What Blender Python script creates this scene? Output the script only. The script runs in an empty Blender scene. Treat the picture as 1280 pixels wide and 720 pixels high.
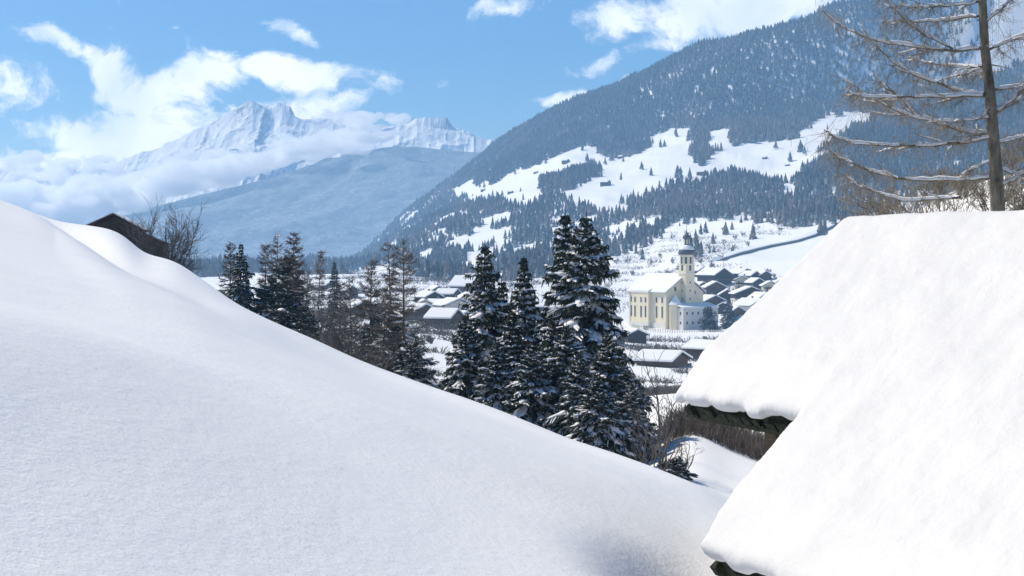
import bpy, math, random
import numpy as np
from math import sin, cos, pi, radians, sqrt

# ------------------------------------------------------------------ camera, sky, sun, exposure
F = 1778.0          # focal length in photo pixels (50 mm on 36 mm at 1280 px)
HZ = 320.0          # photo row of the horizon
SUN_AZ = radians(-59)     # from +Y, clockwise
SUN_EL = radians(46)
sc = bpy.context.scene
COL = sc.collection
cam_d = bpy.data.cameras.new('camera'); cam = bpy.data.objects.new('camera', cam_d); COL.objects.link(cam)
cam_d.lens = 50; cam_d.sensor_width = 36; cam_d.shift_y = -(360 - HZ) / 1280
cam_d.clip_start = 0.1; cam_d.clip_end = 60000
cam.location = (0, 0, 0); cam.rotation_euler = (pi / 2, 0, 0)
sc.camera = cam
sc.view_settings.view_transform = 'Standard'; sc.view_settings.look = 'None'
sc.view_settings.exposure = 0.26; sc.view_settings.gamma = 1
sc.cycles.volume_bounces = 24
sc.cycles.max_bounces = 24; sc.cycles.diffuse_bounces = 4; sc.cycles.glossy_bounces = 2
sc.cycles.transparent_max_bounces = 8

sun_d = bpy.data.lights.new('sun', 'SUN'); sun = bpy.data.objects.new('sun', sun_d); COL.objects.link(sun)
sun_d.energy = 4.8; sun_d.angle = radians(0.53); sun_d.color = (1.0, 0.895, 0.72)
sdir = np.array([sin(SUN_AZ) * cos(SUN_EL), cos(SUN_AZ) * cos(SUN_EL), sin(SUN_EL)])
from mathutils import Vector, Matrix
sun.rotation_euler = Vector(sdir).to_track_quat('Z', 'Y').to_euler()
sun.location = (-40, 0, 60)

W = bpy.data.worlds.new('World'); sc.world = W; W.use_nodes = True
nt = W.node_tree; N = nt.nodes; L = nt.links
bg = N['Background']; bg.inputs[1].default_value = 0.078
sky = N.new('ShaderNodeTexSky'); sky.sky_type = 'NISHITA'; sky.sun_disc = False
sky.sun_elevation = SUN_EL; sky.sun_rotation = SUN_AZ % (2 * pi)
sky.altitude = 1300; sky.air_density = 1.0; sky.dust_density = 1.2; sky.ozone_density = 2.0
tc = N.new('ShaderNodeTexCoord')


def mth(op, a=None, b=None, c=None, clamp=False, tree=None):
    t = tree or nt
    n = t.nodes.new('ShaderNodeMath'); n.operation = op; n.use_clamp = clamp
    for i, v in enumerate((a, b, c)):
        if v is None: continue
        if isinstance(v, (int, float)): n.inputs[i].default_value = v
        else: t.links.new(v, n.inputs[i])
    return n.outputs[0]


# clouds of the sky: world directions, domain-warped noise inside soft lobes
sep = N.new('ShaderNodeSeparateXYZ'); L.new(tc.outputs['Generated'], sep.inputs[0])
ysafe = mth('MAXIMUM', sep.outputs[1], 0.02)
uu = mth('DIVIDE', sep.outputs[0], ysafe); vv = mth('DIVIDE', sep.outputs[2], ysafe)
cmb = N.new('ShaderNodeCombineXYZ'); L.new(uu, cmb.inputs[0]); L.new(vv, cmb.inputs[1])
nz = N.new('ShaderNodeTexNoise'); nz.inputs['Scale'].default_value = 12; nz.inputs['Detail'].default_value = 6
L.new(cmb.outputs[0], nz.inputs['Vector'])
vm = N.new('ShaderNodeVectorMath'); vm.operation = 'SUBTRACT'; L.new(nz.outputs['Color'], vm.inputs[0]); vm.inputs[1].default_value = (.5, .5, .5)
vs = N.new('ShaderNodeVectorMath'); vs.operation = 'MULTIPLY_ADD'; L.new(vm.outputs[0], vs.inputs[0]); vs.inputs[1].default_value = (.085, .06, 0); L.new(cmb.outputs[0], vs.inputs[2])
warped = vs.outputs[0]
# (px, py, half width, half height, rotation degrees, weight)
CL = [(70, 52, 70, 20, -14, 1.0), (150, 85, 55, 26, -20, 1.0), (190, 110, 80, 34, -5, 1.1), (270, 105, 85, 30, 6, 1.05), (370, 97, 85, 26, -4, 1.1),
      (300, 78, 35, 16, 0, .8), (110, 165, 105, 24, -4, 1.0), (170, 160, 90, 50, 10, 1.2), (70, 205, 120, 34, 12, 1.2), (190, 215, 130, 40, 14, 1.1), (10, 235, 90, 40, 0, 1.3),
      (330, 160, 110, 30, 5, .9), (465, 112, 22, 26, -60, .75), (372, 42, 30, 12, -30, .75), (335, 22, 20, 6, -20, .5), (228, 29, 14, 6, 0, .5), (410, 140, 50, 18, 10, .8),
      (625, 15, 52, 15, 14, .85), (760, 22, 62, 26, 8, .9), (850, 12, 90, 34, -6, 1.0), (950, 8, 110, 40, 0, 1.2), (820, 50, 60, 14, 10, .5), (1060, 0, 90, 30, 0, .8),
      (700, 124, 34, 13, -4, .85), (770, 103, 70, 9, 18, .85), (740, 75, 60, 14, 20, .45), (-140, 120, 170, 70, 0, 1.0), (1500, 40, 200, 60, 0, 1), (500, -90, 150, 40, 0, .8)]
acc = None
for (px, py, a, b, rot, wgt) in CL:
    mp = N.new('ShaderNodeMapping'); mp.vector_type = 'TEXTURE'
    L.new(warped, mp.inputs[0])
    mp.inputs['Location'].default_value = ((px - 640) / F, (HZ - py) / F, 0)
    mp.inputs['Rotation'].default_value = (0, 0, radians(rot))
    mp.inputs['Scale'].default_value = (a / F, b / F, 1)
    ln = N.new('ShaderNodeVectorMath'); ln.operation = 'LENGTH'; L.new(mp.outputs[0], ln.inputs[0])
    mr = N.new('ShaderNodeMapRange'); mr.interpolation_type = 'SMOOTHSTEP'
    L.new(ln.outputs['Value'], mr.inputs['Value'])
    mr.inputs['From Min'].default_value = 0.0; mr.inputs['From Max'].default_value = 1.45
    mr.inputs['To Min'].default_value = wgt; mr.inputs['To Max'].default_value = 0
    acc = mr.outputs[0] if acc is None else mth('MAXIMUM', mth('MULTIPLY_ADD', acc, 1.0, mth('MULTIPLY', mr.outputs[0], .12)), mr.outputs[0])
n2 = N.new('ShaderNodeTexNoise'); n2.inputs['Scale'].default_value = 30; n2.inputs['Detail'].default_value = 10; n2.inputs['Roughness'].default_value = .66
L.new(warped, n2.inputs['Vector'])
dens = mth('MULTIPLY_ADD', mth('SUBTRACT', n2.outputs['Fac'], .48), 2.6, acc)
mr = N.new('ShaderNodeMapRange'); mr.interpolation_type = 'SMOOTHSTEP'; L.new(dens, mr.inputs['Value'])
mr.inputs['From Min'].default_value = .26; mr.inputs['From Max'].default_value = .95
front = mth('GREATER_THAN', sep.outputs[1], 0.02)
cover = mth('MULTIPLY', mr.outputs[0], front)
n3 = N.new('ShaderNodeTexNoise'); n3.inputs['Scale'].default_value = 14; n3.inputs['Detail'].default_value = 6
L.new(warped, n3.inputs['Vector'])
cr = N.new('ShaderNodeMix'); cr.data_type = 'RGBA'
sh = N.new('ShaderNodeMapRange'); L.new(n3.outputs['Fac'], sh.inputs['Value']); sh.inputs['From Min'].default_value = .35; sh.inputs['From Max'].default_value = .65
L.new(sh.outputs[0], cr.inputs[0]); cr.inputs[6].default_value = (12.8, 12.8, 12.8, 1); cr.inputs[7].default_value = (19, 17.8, 15.4, 1)
hs = N.new('ShaderNodeHueSaturation'); hs.inputs['Saturation'].default_value = 1.6; hs.inputs['Value'].default_value = 1.0; L.new(sky.outputs[0], hs.inputs['Color'])
mx = N.new('ShaderNodeMix'); mx.data_type = 'RGBA'
L.new(cover, mx.inputs[0]); L.new(hs.outputs[0], mx.inputs[6]); L.new(cr.outputs[2], mx.inputs[7])
L.new(mx.outputs[2], bg.inputs[0])
W.cycles.sampling_method = 'MANUAL'; W.cycles.sample_map_resolution = 512


# ------------------------------------------------------------------ helpers
def tag(o, label=None, cat=None, group=None, kind=None):
    if label: o['label'] = label
    if cat: o['category'] = cat
    if group: o['group'] = group
    if kind: o['kind'] = kind
    return o


def empty(name, loc=(0, 0, 0), rz=0, label=None, cat=None, group=None):
    o = bpy.data.objects.new(name, None); COL.objects.link(o)
    o.location = loc; o.rotation_euler = (0, 0, rz); o.empty_display_size = .5
    return tag(o, label, cat, group)


def mesh_obj(name, V, Fc, mat, parent=None, smooth=False):
    """V (n,3) array, Fc: (m,k) int array or list of arrays of differing k."""
    me = bpy.data.meshes.new(name)
    V = np.asarray(V, dtype=np.float32)
    if isinstance(Fc, np.ndarray): Fc = [Fc]
    Fc = [np.asarray(f, dtype=np.int32) for f in Fc if len(f)]
    me.vertices.add(len(V)); me.vertices.foreach_set('co', V.ravel())
    nl = sum(f.size for f in Fc); nf = sum(len(f) for f in Fc)
    me.loops.add(nl); me.polygons.add(nf)
    me.loops.foreach_set('vertex_index', np.concatenate([f.ravel() for f in Fc]))
    tot = np.concatenate([np.full(len(f), f.shape[1], dtype=np.int32) for f in Fc])
    st = np.concatenate([[0], np.cumsum(tot)[:-1]]).astype(np.int32)
    me.polygons.foreach_set('loop_start', st)
    me.polygons.foreach_set('use_smooth', np.full(nf, bool(smooth)))
    me.update(calc_edges=True); me.validate()
    me.materials.append(mat)
    o = bpy.data.objects.new(name, me); COL.objects.link(o)
    if parent is not None: o.parent = parent
    return o


class MB:
    def __init__(s): s.v = []; s.q = []; s.t = []; s.n = 0

    def add(s, V, q=None, t=None):
        V = np.asarray(V, float).reshape(-1, 3)
        s.v.append(V)
        if q is not None and len(q): s.q.append(np.asarray(q, int) + s.n)
        if t is not None and len(t): s.t.append(np.asarray(t, int) + s.n)
        s.n += len(V)

    def box(s, c, d, rz=0, M=None):
        x, y, z = [k / 2 for k in d]
        V = np.array([[-x, -y, -z], [x, -y, -z], [x, y, -z], [-x, y, -z], [-x, -y, z], [x, -y, z], [x, y, z], [-x, y, z]], float)
        if rz:
            R = np.array([[cos(rz), -sin(rz), 0], [sin(rz), cos(rz), 0], [0, 0, 1]]); V = V @ R.T
        V += np.array(c)
        s.add(V, [[0, 3, 2, 1], [4, 5, 6, 7], [0, 1, 5, 4], [1, 2, 6, 5], [2, 3, 7, 6], [3, 0, 4, 7]])

    def prism(s, P0, P1):
        """two matching rings (k,3): sides + caps (fan)"""
        P0 = np.asarray(P0, float); P1 = np.asarray(P1, float); k = len(P0)
        q = [[i, (i + 1) % k, k + (i + 1) % k, k + i] for i in range(k)]
        t = [[0, i + 1, i] for i in range(1, k - 1)] + [[k, k + i, k + i + 1] for i in range(1, k - 1)]
        s.add(np.vstack([P0, P1]), q, t)

    def tube(s, P, R, k=6, cap=True):
        P = np.asarray(P, float); n = len(P); R = np.broadcast_to(np.asarray(R, float), (n,))
        T = np.gradient(P, axis=0); T /= np.linalg.norm(T, axis=1)[:, None] + 1e-9
        up = np.array([0, 0, 1.0]) if abs(T[:, 2]).mean() < .8 else np.array([1.0, 0, 0])
        A = np.cross(T, up); A /= np.linalg.norm(A, axis=1)[:, None] + 1e-9
        B = np.cross(A, T)
        a = np.arange(k) / k * 2 * pi
        V = P[:, None] + R[:, None, None] * (np.cos(a)[None, :, None] * A[:, None] + np.sin(a)[None, :, None] * B[:, None])
        i = np.arange(n - 1)[:, None] * k; j = np.arange(k)[None]
        q = np.stack([i + j, i + (j + 1) % k, i + k + (j + 1) % k, i + k + j], -1).reshape(-1, 4)
        t = []
        if cap: t = [[0, j + 1, j] for j in range(1, k - 1)] + [[(n - 1) * k, (n - 1) * k + j, (n - 1) * k + j + 1] for j in range(1, k - 1)]
        s.add(V.reshape(-1, 3), q, t)

    def ribbons(s, P, wd, rng):
        """P (n,k,3) polylines -> flat twisting strips width wd (n,k) or scalar"""
        P = np.asarray(P, float); n, k, _ = P.shape
        T = P[:, -1] - P[:, 0]; T /= np.linalg.norm(T, axis=1)[:, None] + 1e-9
        A = rng.normal(size=(n, 3)); A = A - (A * T).sum(1)[:, None] * T; A /= np.linalg.norm(A, axis=1)[:, None] + 1e-9
        wv = np.broadcast_to(np.asarray(wd, float), (n, k))
        V = np.stack([P - A[:, None] * wv[..., None] / 2, P + A[:, None] * wv[..., None] / 2], 2)  # n,k,2,3
        base = (np.arange(n) * k * 2)[:, None] + (np.arange(k - 1) * 2)[None]
        q = np.stack([base, base + 1, base + 3, base + 2], -1).reshape(-1, 4)
        s.add(V.reshape(-1, 3), q)

    def build(s, name, mat, parent=None, smooth=False):
        if not s.v: return None
        V = np.vstack(s.v); fs = []
        if s.q: fs.append(np.vstack(s.q))
        if s.t: fs.append(np.vstack(s.t))
        return mesh_obj(name, V, fs, mat, parent, smooth)


def vnoise(x, y, seed=0):
    """smooth value noise"""
    xi = np.floor(x).astype(np.int64); yi = np.floor(y).astype(np.int64); fx = x - xi; fy = y - yi

    def h(a, b):
        n = (a * 374761393 + b * 668265263 + seed * 2147483647) & 0xffffffff
        n = ((n ^ (n >> 13)) * 1274126177) & 0xffffffff
        return ((n ^ (n >> 16)) & 0xffff) / 65535.0
    sx = fx * fx * fx * (fx * (fx * 6 - 15) + 10); sy = fy * fy * fy * (fy * (fy * 6 - 15) + 10)
    a = h(xi, yi) * (1 - sx) + h(xi + 1, yi) * sx; b = h(xi, yi + 1) * (1 - sx) + h(xi + 1, yi + 1) * sx
    return a * (1 - sy) + b * sy


def fbm(x, y, o=4, seed=0, ridged=False):
    r = 0; a = 1; t = 0
    for i in range(o):
        n = vnoise(x * 2 ** i + 17.3 * i, y * 2 ** i - 9.1 * i, seed + i)
        if ridged: n = (1 - abs(2 * n - 1)) ** 2
        r = r + a * n; t += a; a *= .5
    return r / t - (0 if ridged else .5)


# ------------------------------------------------------------------ materials
def new_mat(name):
    m = bpy.data.materials.new(name); m.use_nodes = True
    return m, m.node_tree, m.node_tree.nodes['Principled BSDF']


def noise_node(t, scale, detail=4, rough=.55, vec=None, coord='Object'):
    n = t.nodes.new('ShaderNodeTexNoise'); n.inputs['Scale'].default_value = scale
    n.inputs['Detail'].default_value = detail; n.inputs['Roughness'].default_value = rough
    if vec is None:
        c = t.nodes.new('ShaderNodeTexCoord'); vec = c.outputs[coord]
    t.links.new(vec, n.inputs['Vector'])
    return n.outputs['Fac']


def ramp(t, fac, stops):
    r = t.nodes.new('ShaderNodeValToRGB'); t.links.new(fac, r.inputs[0])
    e = r.color_ramp.elements
    while len(e) < len(stops): e.new(.5)
    for el, (p, c) in zip(e, stops):
        el.position = p; el.color = (*c, 1) if len(c) == 3 else c
    return r.outputs[0]


def mixc(t, fac, a, b):
    m = t.nodes.new('ShaderNodeMix'); m.data_type = 'RGBA'
    for i, v in ((0, fac), (6, a), (7, b)):
        if isinstance(v, (int, float)): m.inputs[i].default_value = v
        elif isinstance(v, tuple): m.inputs[i].default_value = (*v, 1)
        else: t.links.new(v, m.inputs[i])
    return m.outputs[2]


def plain(name, col, col2=None, scale=3.0, rough=.8, bump=0, bscale=None, stretch=None, spec=.3):
    m, t, p = new_mat(name)
    p.inputs['Roughness'].default_value = rough; p.inputs['Specular IOR Level'].default_value = spec
    vec = None
    if stretch:
        c = t.nodes.new('ShaderNodeTexCoord'); mp = t.nodes.new('ShaderNodeMapping'); t.links.new(c.outputs['Object'], mp.inputs[0])
        mp.inputs['Scale'].default_value = stretch; vec = mp.outputs[0]
    f = noise_node(t, scale, 5, .6, vec)
    if col2: t.links.new(ramp(t, f, [(.3, col), (.7, col2)]), p.inputs['Base Color'])
    else: p.inputs['Base Color'].default_value = (*col, 1)
    if bump:
        b = t.nodes.new('ShaderNodeBump'); b.inputs['Distance'].default_value = bump
        t.links.new(noise_node(t, bscale or scale * 3, 5, .6, vec), b.inputs['Height']); t.links.new(b.outputs[0], p.inputs['Normal'])
    return m


def snow_ground_mat(name='snow'):
    m, t, p = new_mat(name)
    p.inputs['Roughness'].default_value = .55; p.inputs['Specular IOR Level'].default_value = .25
    g = t.nodes.new('ShaderNodeNewGeometry')
    f = noise_node(t, .5, 3, .5, g.outputs['Position'])
    t.links.new(ramp(t, f, [(.3, (.9, .91, .93)), (.7, (.94, .94, .94))]), p.inputs['Base Color'])
    # wind texture: fine grain, stretched ripples and broad undulation
    mp = t.nodes.new('ShaderNodeMapping'); t.links.new(g.outputs['Position'], mp.inputs[0])
    mp.inputs['Rotation'].default_value = (0, 0, .5); mp.inputs['Scale'].default_value = (1.0, .35, 1)
    a = noise_node(t, 9, 4, .6, g.outputs['Position']); b = noise_node(t, 2.2, 3, .5, mp.outputs[0]); c = noise_node(t, 38, 3, .6, g.outputs['Position'])
    h = mth('ADD', mth('MULTIPLY', a, .016, tree=t), mth('ADD', mth('MULTIPLY', b, .02, tree=t), mth('MULTIPLY', c, .007, tree=t), tree=t), tree=t)
    bp = t.nodes.new('ShaderNodeBump'); bp.inputs['Distance'].default_value = 1.0; bp.inputs['Strength'].default_value = .8
    t.links.new(h, bp.inputs['Height']); t.links.new(bp.outputs[0], p.inputs['Normal'])
    return m


def snowy_mat(name, dark, dark2, snow=(.82, .85, .9), thr=.35, width=.35, nscale=1.0, nz=.5, vscale=.05, dark3=None):
    """plant or rock that carries snow where its faces look up"""
    m, t, p = new_mat(name)
    p.inputs['Roughness'].default_value = .8; p.inputs['Specular IOR Level'].default_value = .15
    g = t.nodes.new('ShaderNodeNewGeometry'); s = t.nodes.new('ShaderNodeSeparateXYZ'); t.links.new(g.outputs['True Normal'], s.inputs[0])
    up = mth('ABSOLUTE', s.outputs[2], tree=t) if name.endswith('needles') else s.outputs[2]
    n = noise_node(t, nscale, 3, .6, g.outputs['Position']); n = mth('MULTIPLY', mth('SUBTRACT', n, .5, tree=t), nz * 2, tree=t)
    v = mth('ADD', up, n, tree=t)
    mr = t.nodes.new('ShaderNodeMapRange'); t.links.new(v, mr.inputs[0]); mr.inputs[1].default_value = thr; mr.inputs[2].default_value = thr + width
    cn = noise_node(t, vscale, 4, .7, g.outputs['Position'])
    st = [(.35, dark), (.65, dark2)] if dark3 is None else [(.3, dark), (.5, dark2), (.68, dark3)]
    t.links.new(mixc(t, mr.outputs[0], ramp(t, cn, st), snow), p.inputs['Base Color'])
    return m


M = {}
M['snow'] = snow_ground_mat()
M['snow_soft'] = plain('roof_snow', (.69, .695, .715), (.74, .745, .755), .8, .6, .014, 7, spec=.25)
M['snow_far'] = plain('village_snow', (.82, .84, .87), (.88, .885, .9), .3, .7, .05, 1.2, spec=.1)
M['snow_branch'] = plain('branch_snow', (.84, .86, .9), (.9, .9, .92), 2, .7, .01, 20, spec=.2)
M['needles'] = snowy_mat('spruce_needles', (.026, .042, .034), (.06, .08, .058), thr=.84, width=.4, nscale=3, nz=.4, vscale=1.2)
M['hill_spruce'] = snowy_mat('frosted_spruce', (.022, .036, .032), (.05, .065, .05), snow=(.56, .62, .67), thr=.42, width=.4, nscale=.35, nz=.6, vscale=.008, dark3=(.1, .12, .1))
M['hill_larch'] = snowy_mat('frosted_larch', (.13, .105, .09), (.2, .17, .15), snow=(.55, .55, .57), thr=.5, width=.4, nscale=.35, nz=.5, vscale=.02)
M['bark'] = plain('bark', (.07, .05, .038), (.17, .14, .115), 6, .9, .03, 14, stretch=(1, 1, .3))
M['bark_moss'] = plain('mossy_larch_bark', (.07, .065, .045), (.34, .29, .22), 7, .9, .04, 16, stretch=(1, 1, .35))
M['twig'] = plain('bare_twigs', (.10, .085, .072), (.2, .17, .145), 2, .85)
M['twig_dark'] = plain('dark_twigs', (.07, .065, .062), (.15, .135, .125), 2, .85)
M['twig_olive'] = plain('olive_larch_twigs', (.2, .165, .115), (.38, .32, .24), .8, .85)
M['wood_dark'] = plain('weathered_timber', (.022, .017, .013), (.06, .045, .033), 2.2, .85, .02, 12, stretch=(1, 1, 6))
M['wood_brown'] = plain('brown_timber', (.06, .035, .022), (.12, .075, .045), 2.2, .8, .02, 12, stretch=(1, 1, 6))
M['moss_wood'] = plain('mossy_shingle', (.008, .012, .009), (.05, .06, .035), 7, .95, .05, 12)
M['plaster_white'] = plain('white_plaster', (.62, .6, .56), (.72, .7, .66), .4, .85)
M['plaster_cream'] = plain('cream_plaster', (.76, .67, .46), (.82, .74, .54), .3, .85)
M['plaster_trim'] = plain('pale_trim', (.74, .7, .6), (.8, .76, .66), .5, .8)
M['glass'] = plain('window_dark', (.03, .035, .045), (.06, .065, .08), 1, .25, spec=.5)
M['copper'] = plain('dark_shingle_dome', (.04, .042, .045), (.09, .095, .1), 1, .5)
M['gold'] = plain('gilded_cross', (.5, .34, .1), None, 1, .35)
M['stone'] = plain('dry_stone', (.12, .105, .095), (.26, .235, .21), 1.6, .9, .05, 4)
M['fence'] = plain('grey_fence_wood', (.2, .17, .14), (.32, .29, .25), 3, .85)
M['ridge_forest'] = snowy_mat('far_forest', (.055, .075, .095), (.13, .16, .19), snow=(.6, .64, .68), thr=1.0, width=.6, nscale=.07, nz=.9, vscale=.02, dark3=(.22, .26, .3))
M['peak'] = snowy_mat('snow_and_rock', (.16, .16, .17), (.28, .27, .27), snow=(.88, .89, .9), thr=.5, width=.16, nscale=.006, nz=.22, vscale=.01)

# ------------------------------------------------------------------ terrain profile
# per column of sight: nodes (distance, photo row the ground shows at); interpolated in 1/distance so that planes stay planes
CAMH, SLX, SLY = 2.3, .30, -.05      # eye height over the snow, lateral and forward slope of the near field
NEAR = {  # px: front crest, dip, skyline of the near slope, then the hidden fall and the fields below
    -900: ((120, 90), (135, 110), (150, 110), (180, 190), (210, 240), (270, 300)),
    -300: ((135, 163), (145, 185), (155, 180), (175, 250), (210, 300), (270, 350)),
    -100: ((138, 217), (145, 233), (152, 232), (170, 310), (205, 350), (270, 400)),
    0: ((122, 250), (130, 260), (138, 257), (165, 330), (205, 380), (260, 420)),
    45: ((107, 267), (114, 272), (122, 267), (160, 335), (200, 385), (260, 420)),
    75: ((90, 286), (101, 292), (118, 277), (160, 340), (200, 390), (260, 420)),
    112: ((67, 311), (82, 318), (112, 282), (158, 345), (200, 395), (260, 425)),
    140: ((58, 329), (75, 334), (110, 287), (155, 350), (200, 395), (260, 425)),
    162: ((53, 342), (70, 344), (108, 300), (152, 360), (200, 400), (260, 425)),
    177: ((51, 348), (67, 350), (105, 315), (150, 370), (200, 400), (260, 425)),
    217: ((48, 366), (64, 366), (100, 326), (147, 390), (200, 415), (260, 430)),
    247: ((46, 380), (62, 379), (94, 345), (142, 410), (200, 430), (260, 430)),
    300: ((43, 402), (60, 396), (82, 382), (130, 440), (180, 450), (260, 440)),
    390: ((36, 450), (55, 437), (67, 424), (112, 470), (160, 472), (240, 450)),
    453: ((33, 478), (52, 464), (61, 452), (98, 510), (150, 500), (230, 470)),
    527: ((31.5, 505), (48, 489), (55, 478), (84, 545), (120, 525), (200, 478)),
    620: ((30.5, 537), (42, 521), (48, 509), (68, 590), (95, 570), (170, 510)),
    700: ((29.5, 567), (38, 551), (43, 540), (62, 605), (90, 580), (150, 520)),
    780: ((28.8, 593), (35, 577), (39, 566), (48, 592), (70, 566), (130, 512)),
    860: ((27, 626), (31, 607), (35, 597), (42, 600), (62, 530), (110, 500)),
    920: ((25, 660), (29, 640), (33, 626), (40, 625), (62, 555), (110, 515)),
    1000: ((24, 700), (28, 680), (32, 660), (40, 645), (62, 580), (110, 540)),
    1080: ((24, 740), (28, 705), (32, 670), (40, 620), (62, 520), (95, 330)),
    1180: ((24, 760), (28, 690), (32, 620), (40, 540), (62, 380), (90, 244)),
    1280: ((24, 750), (28, 670), (32, 580), (40, 480), (62, 300), (85, 213)),
    1700: ((24, 700), (28, 600), (32, 500), (40, 380), (55, 240), (80, 120)),
    2300: ((24, 650), (28, 520), (32, 430), (40, 300), (55, 200), (80, 60))}
FARY = (350, 560, 790, 1000, 1250, 1500, 1850, 2300, 2800)
FAR = {
    -900: (370, 372, 366, 358, 350, 346, 343, 341, 339, (4500, 337), 336),
    300: (420, 400, 376, 363, 355, 350, 346, 342, 340, (4500, 338), 337),
    430: (432, 400, 374, 361, 353, 348, 344, 340, 338, (4500, 332), 336),
    500: (432, 402, 376, 361, 352, 345, 336, 323, 306, (4300, 279), 310),
    560: (438, 408, 380, 364, 353, 343, 326, 300, 272, (4050, 236), 280),
    620: (450, 415, 388, 370, 354, 338, 313, 279, 242, (3850, 190), 250),
    700: (462, 425, 398, 373, 350, 325, 294, 250, 207, (3500, 140), 210),
    780: (476, 432, 408, 376, 342, 311, 276, 233, 187, (3350, 108), 190),
    860: (478, 436, 410, 365, 325, 293, 259, 216, 162, (3200, 64), 160),
    960: (480, 434, 405, 352, 313, 281, 246, 201, 142, (3050, 34), 130),
    1060: (460, 425, 396, 342, 301, 269, 233, 182, 122, (2950, 10), 110),
    1180: (330, 345, 350, 330, 290, 255, 215, 162, 95, (2880, -30), 85),
    1280: (280, 300, 310, 300, 272, 240, 203, 146, 72, (2800, -65), 60),
    1700: (200, 230, 240, 230, 215, 195, 160, 92, 12, (2700, -145), -20),
    2300: (100, 130, 150, 150, 130, 100, 60, 20, -60, (2700, -200), -100)}


def pchip(x, y, q):
    """monotone cubic along last axis; x,y (...,n), q (...,m) (x increasing)"""
    h = np.diff(x, axis=-1); d = np.diff(y, axis=-1) / h
    m = np.zeros_like(y)
    w1 = 2 * h[..., 1:] + h[..., :-1]; w2 = h[..., 1:] + 2 * h[..., :-1]
    dd = d[..., :-1] * d[..., 1:]
    with np.errstate(divide='ignore', invalid='ignore'):
        mm = (w1 + w2) / (w1 / d[..., :-1] + w2 / d[..., 1:])
    m[..., 1:-1] = np.where(dd > 0, mm, 0); m[..., 0] = d[..., 0]; m[..., -1] = d[..., -1]
    n = x.shape[-1]
    idx = np.clip((q[..., :, None] >= x[..., None, 1:-1]).sum(-1), 0, n - 2)
    g = lambda a: np.take_along_axis(a, idx, -1)
    x0 = g(x[..., :-1]); hh = g(h); t = (q - x0) / hh
    y0 = g(y[..., :-1]); y1 = g(y[..., 1:]); m0 = g(m[..., :-1]); m1 = g(m[..., 1:])
    return (2 * t**3 - 3 * t**2 + 1) * y0 + (t**3 - 2 * t**2 + t) * hh * m0 + (-2 * t**3 + 3 * t**2) * y1 + (t**3 - t**2) * hh * m1


def across(table, comp, sig=7.0):
    ks = sorted(table); xs = np.array(ks, float); ys = np.array([comp(table[k]) for k in ks], float)
    g = np.arange(-900, 2301, 2.0); f = pchip(xs, ys, g)
    k = np.arange(-150, 151); w = np.exp(-.5 * (k * 2 / sig) ** 2); w /= w.sum()
    f = np.convolve(np.pad(f, 150, mode='edge'), w, mode='valid')
    return lambda q: np.interp(np.atleast_1d(np.asarray(q, float)), g, f)


NODES = []   # (distance, row) per column


def plane_row(q, Y): return HZ - F * (-CAMH / Y - SLX * (q - 640) / F * (1 / (1 + np.clip(np.abs(q - 640) - 900, 0, None) / 900)) + SLY)


cr_row = across(NEAR, lambda r: r[0][1], 9)
n3_y = across(NEAR, lambda r: r[1][0], 45)


def cr_y(q):
    """distance at which the tilted plane of the near field reaches the crest row"""
    q = np.clip(np.atleast_1d(np.asarray(q, float)), -300, 1700)
    d = -SLX * (q - 640) / F + SLY - (HZ - cr_row(q)) / F
    return np.minimum(CAMH / np.clip(d, .017, None), n3_y(q) * .9)



NODES.append((lambda q: np.full(np.shape(q), .5), lambda q: plane_row(q, .5)))
NODES.append((lambda q: np.full(np.shape(q), 4.), lambda q: plane_row(q, 4.)))
NODES.append((lambda q: cr_y(q) * .38, lambda q: plane_row(q, cr_y(q) * .38)))
NODES.append((cr_y, cr_row))
for i in range(1, 6):
    NODES.append((across(NEAR, lambda r, i=i: r[i][0], 45), across(NEAR, lambda r, i=i: r[i][1], 9)))
for i, Y in enumerate(FARY):
    NODES.append((lambda q, Y=Y: np.full(np.shape(q), float(Y)), across(FAR, lambda r, i=i: r[i])))
NODES.append((across(FAR, lambda r: r[9][0]), across(FAR, lambda r: r[9][1])))
NODES.append((lambda q: np.full(np.shape(q), 5050.0), across(FAR, lambda r: r[10])))


def ground_rows(px, Y):
    """photo row of bare profile for px (n,), Y (n,m)"""
    px = np.atleast_1d(np.asarray(px, float))
    X = np.stack([-1.0 / np.asarray(fy(px), float) for fy, _ in NODES], -1)
    P = np.stack([np.asarray(fp(px), float) for _, fp in NODES], -1)
    return pchip(X, P, -1.0 / np.asarray(Y, float))


def ground_z(x, y):
    x = np.atleast_1d(np.asarray(x, float)); y = np.atleast_1d(np.asarray(y, float))
    px = x / y * F + 640
    r = ground_rows(px, y[:, None])[:, 0]
    return (HZ - r) / F * y + relief(x, y)


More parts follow.
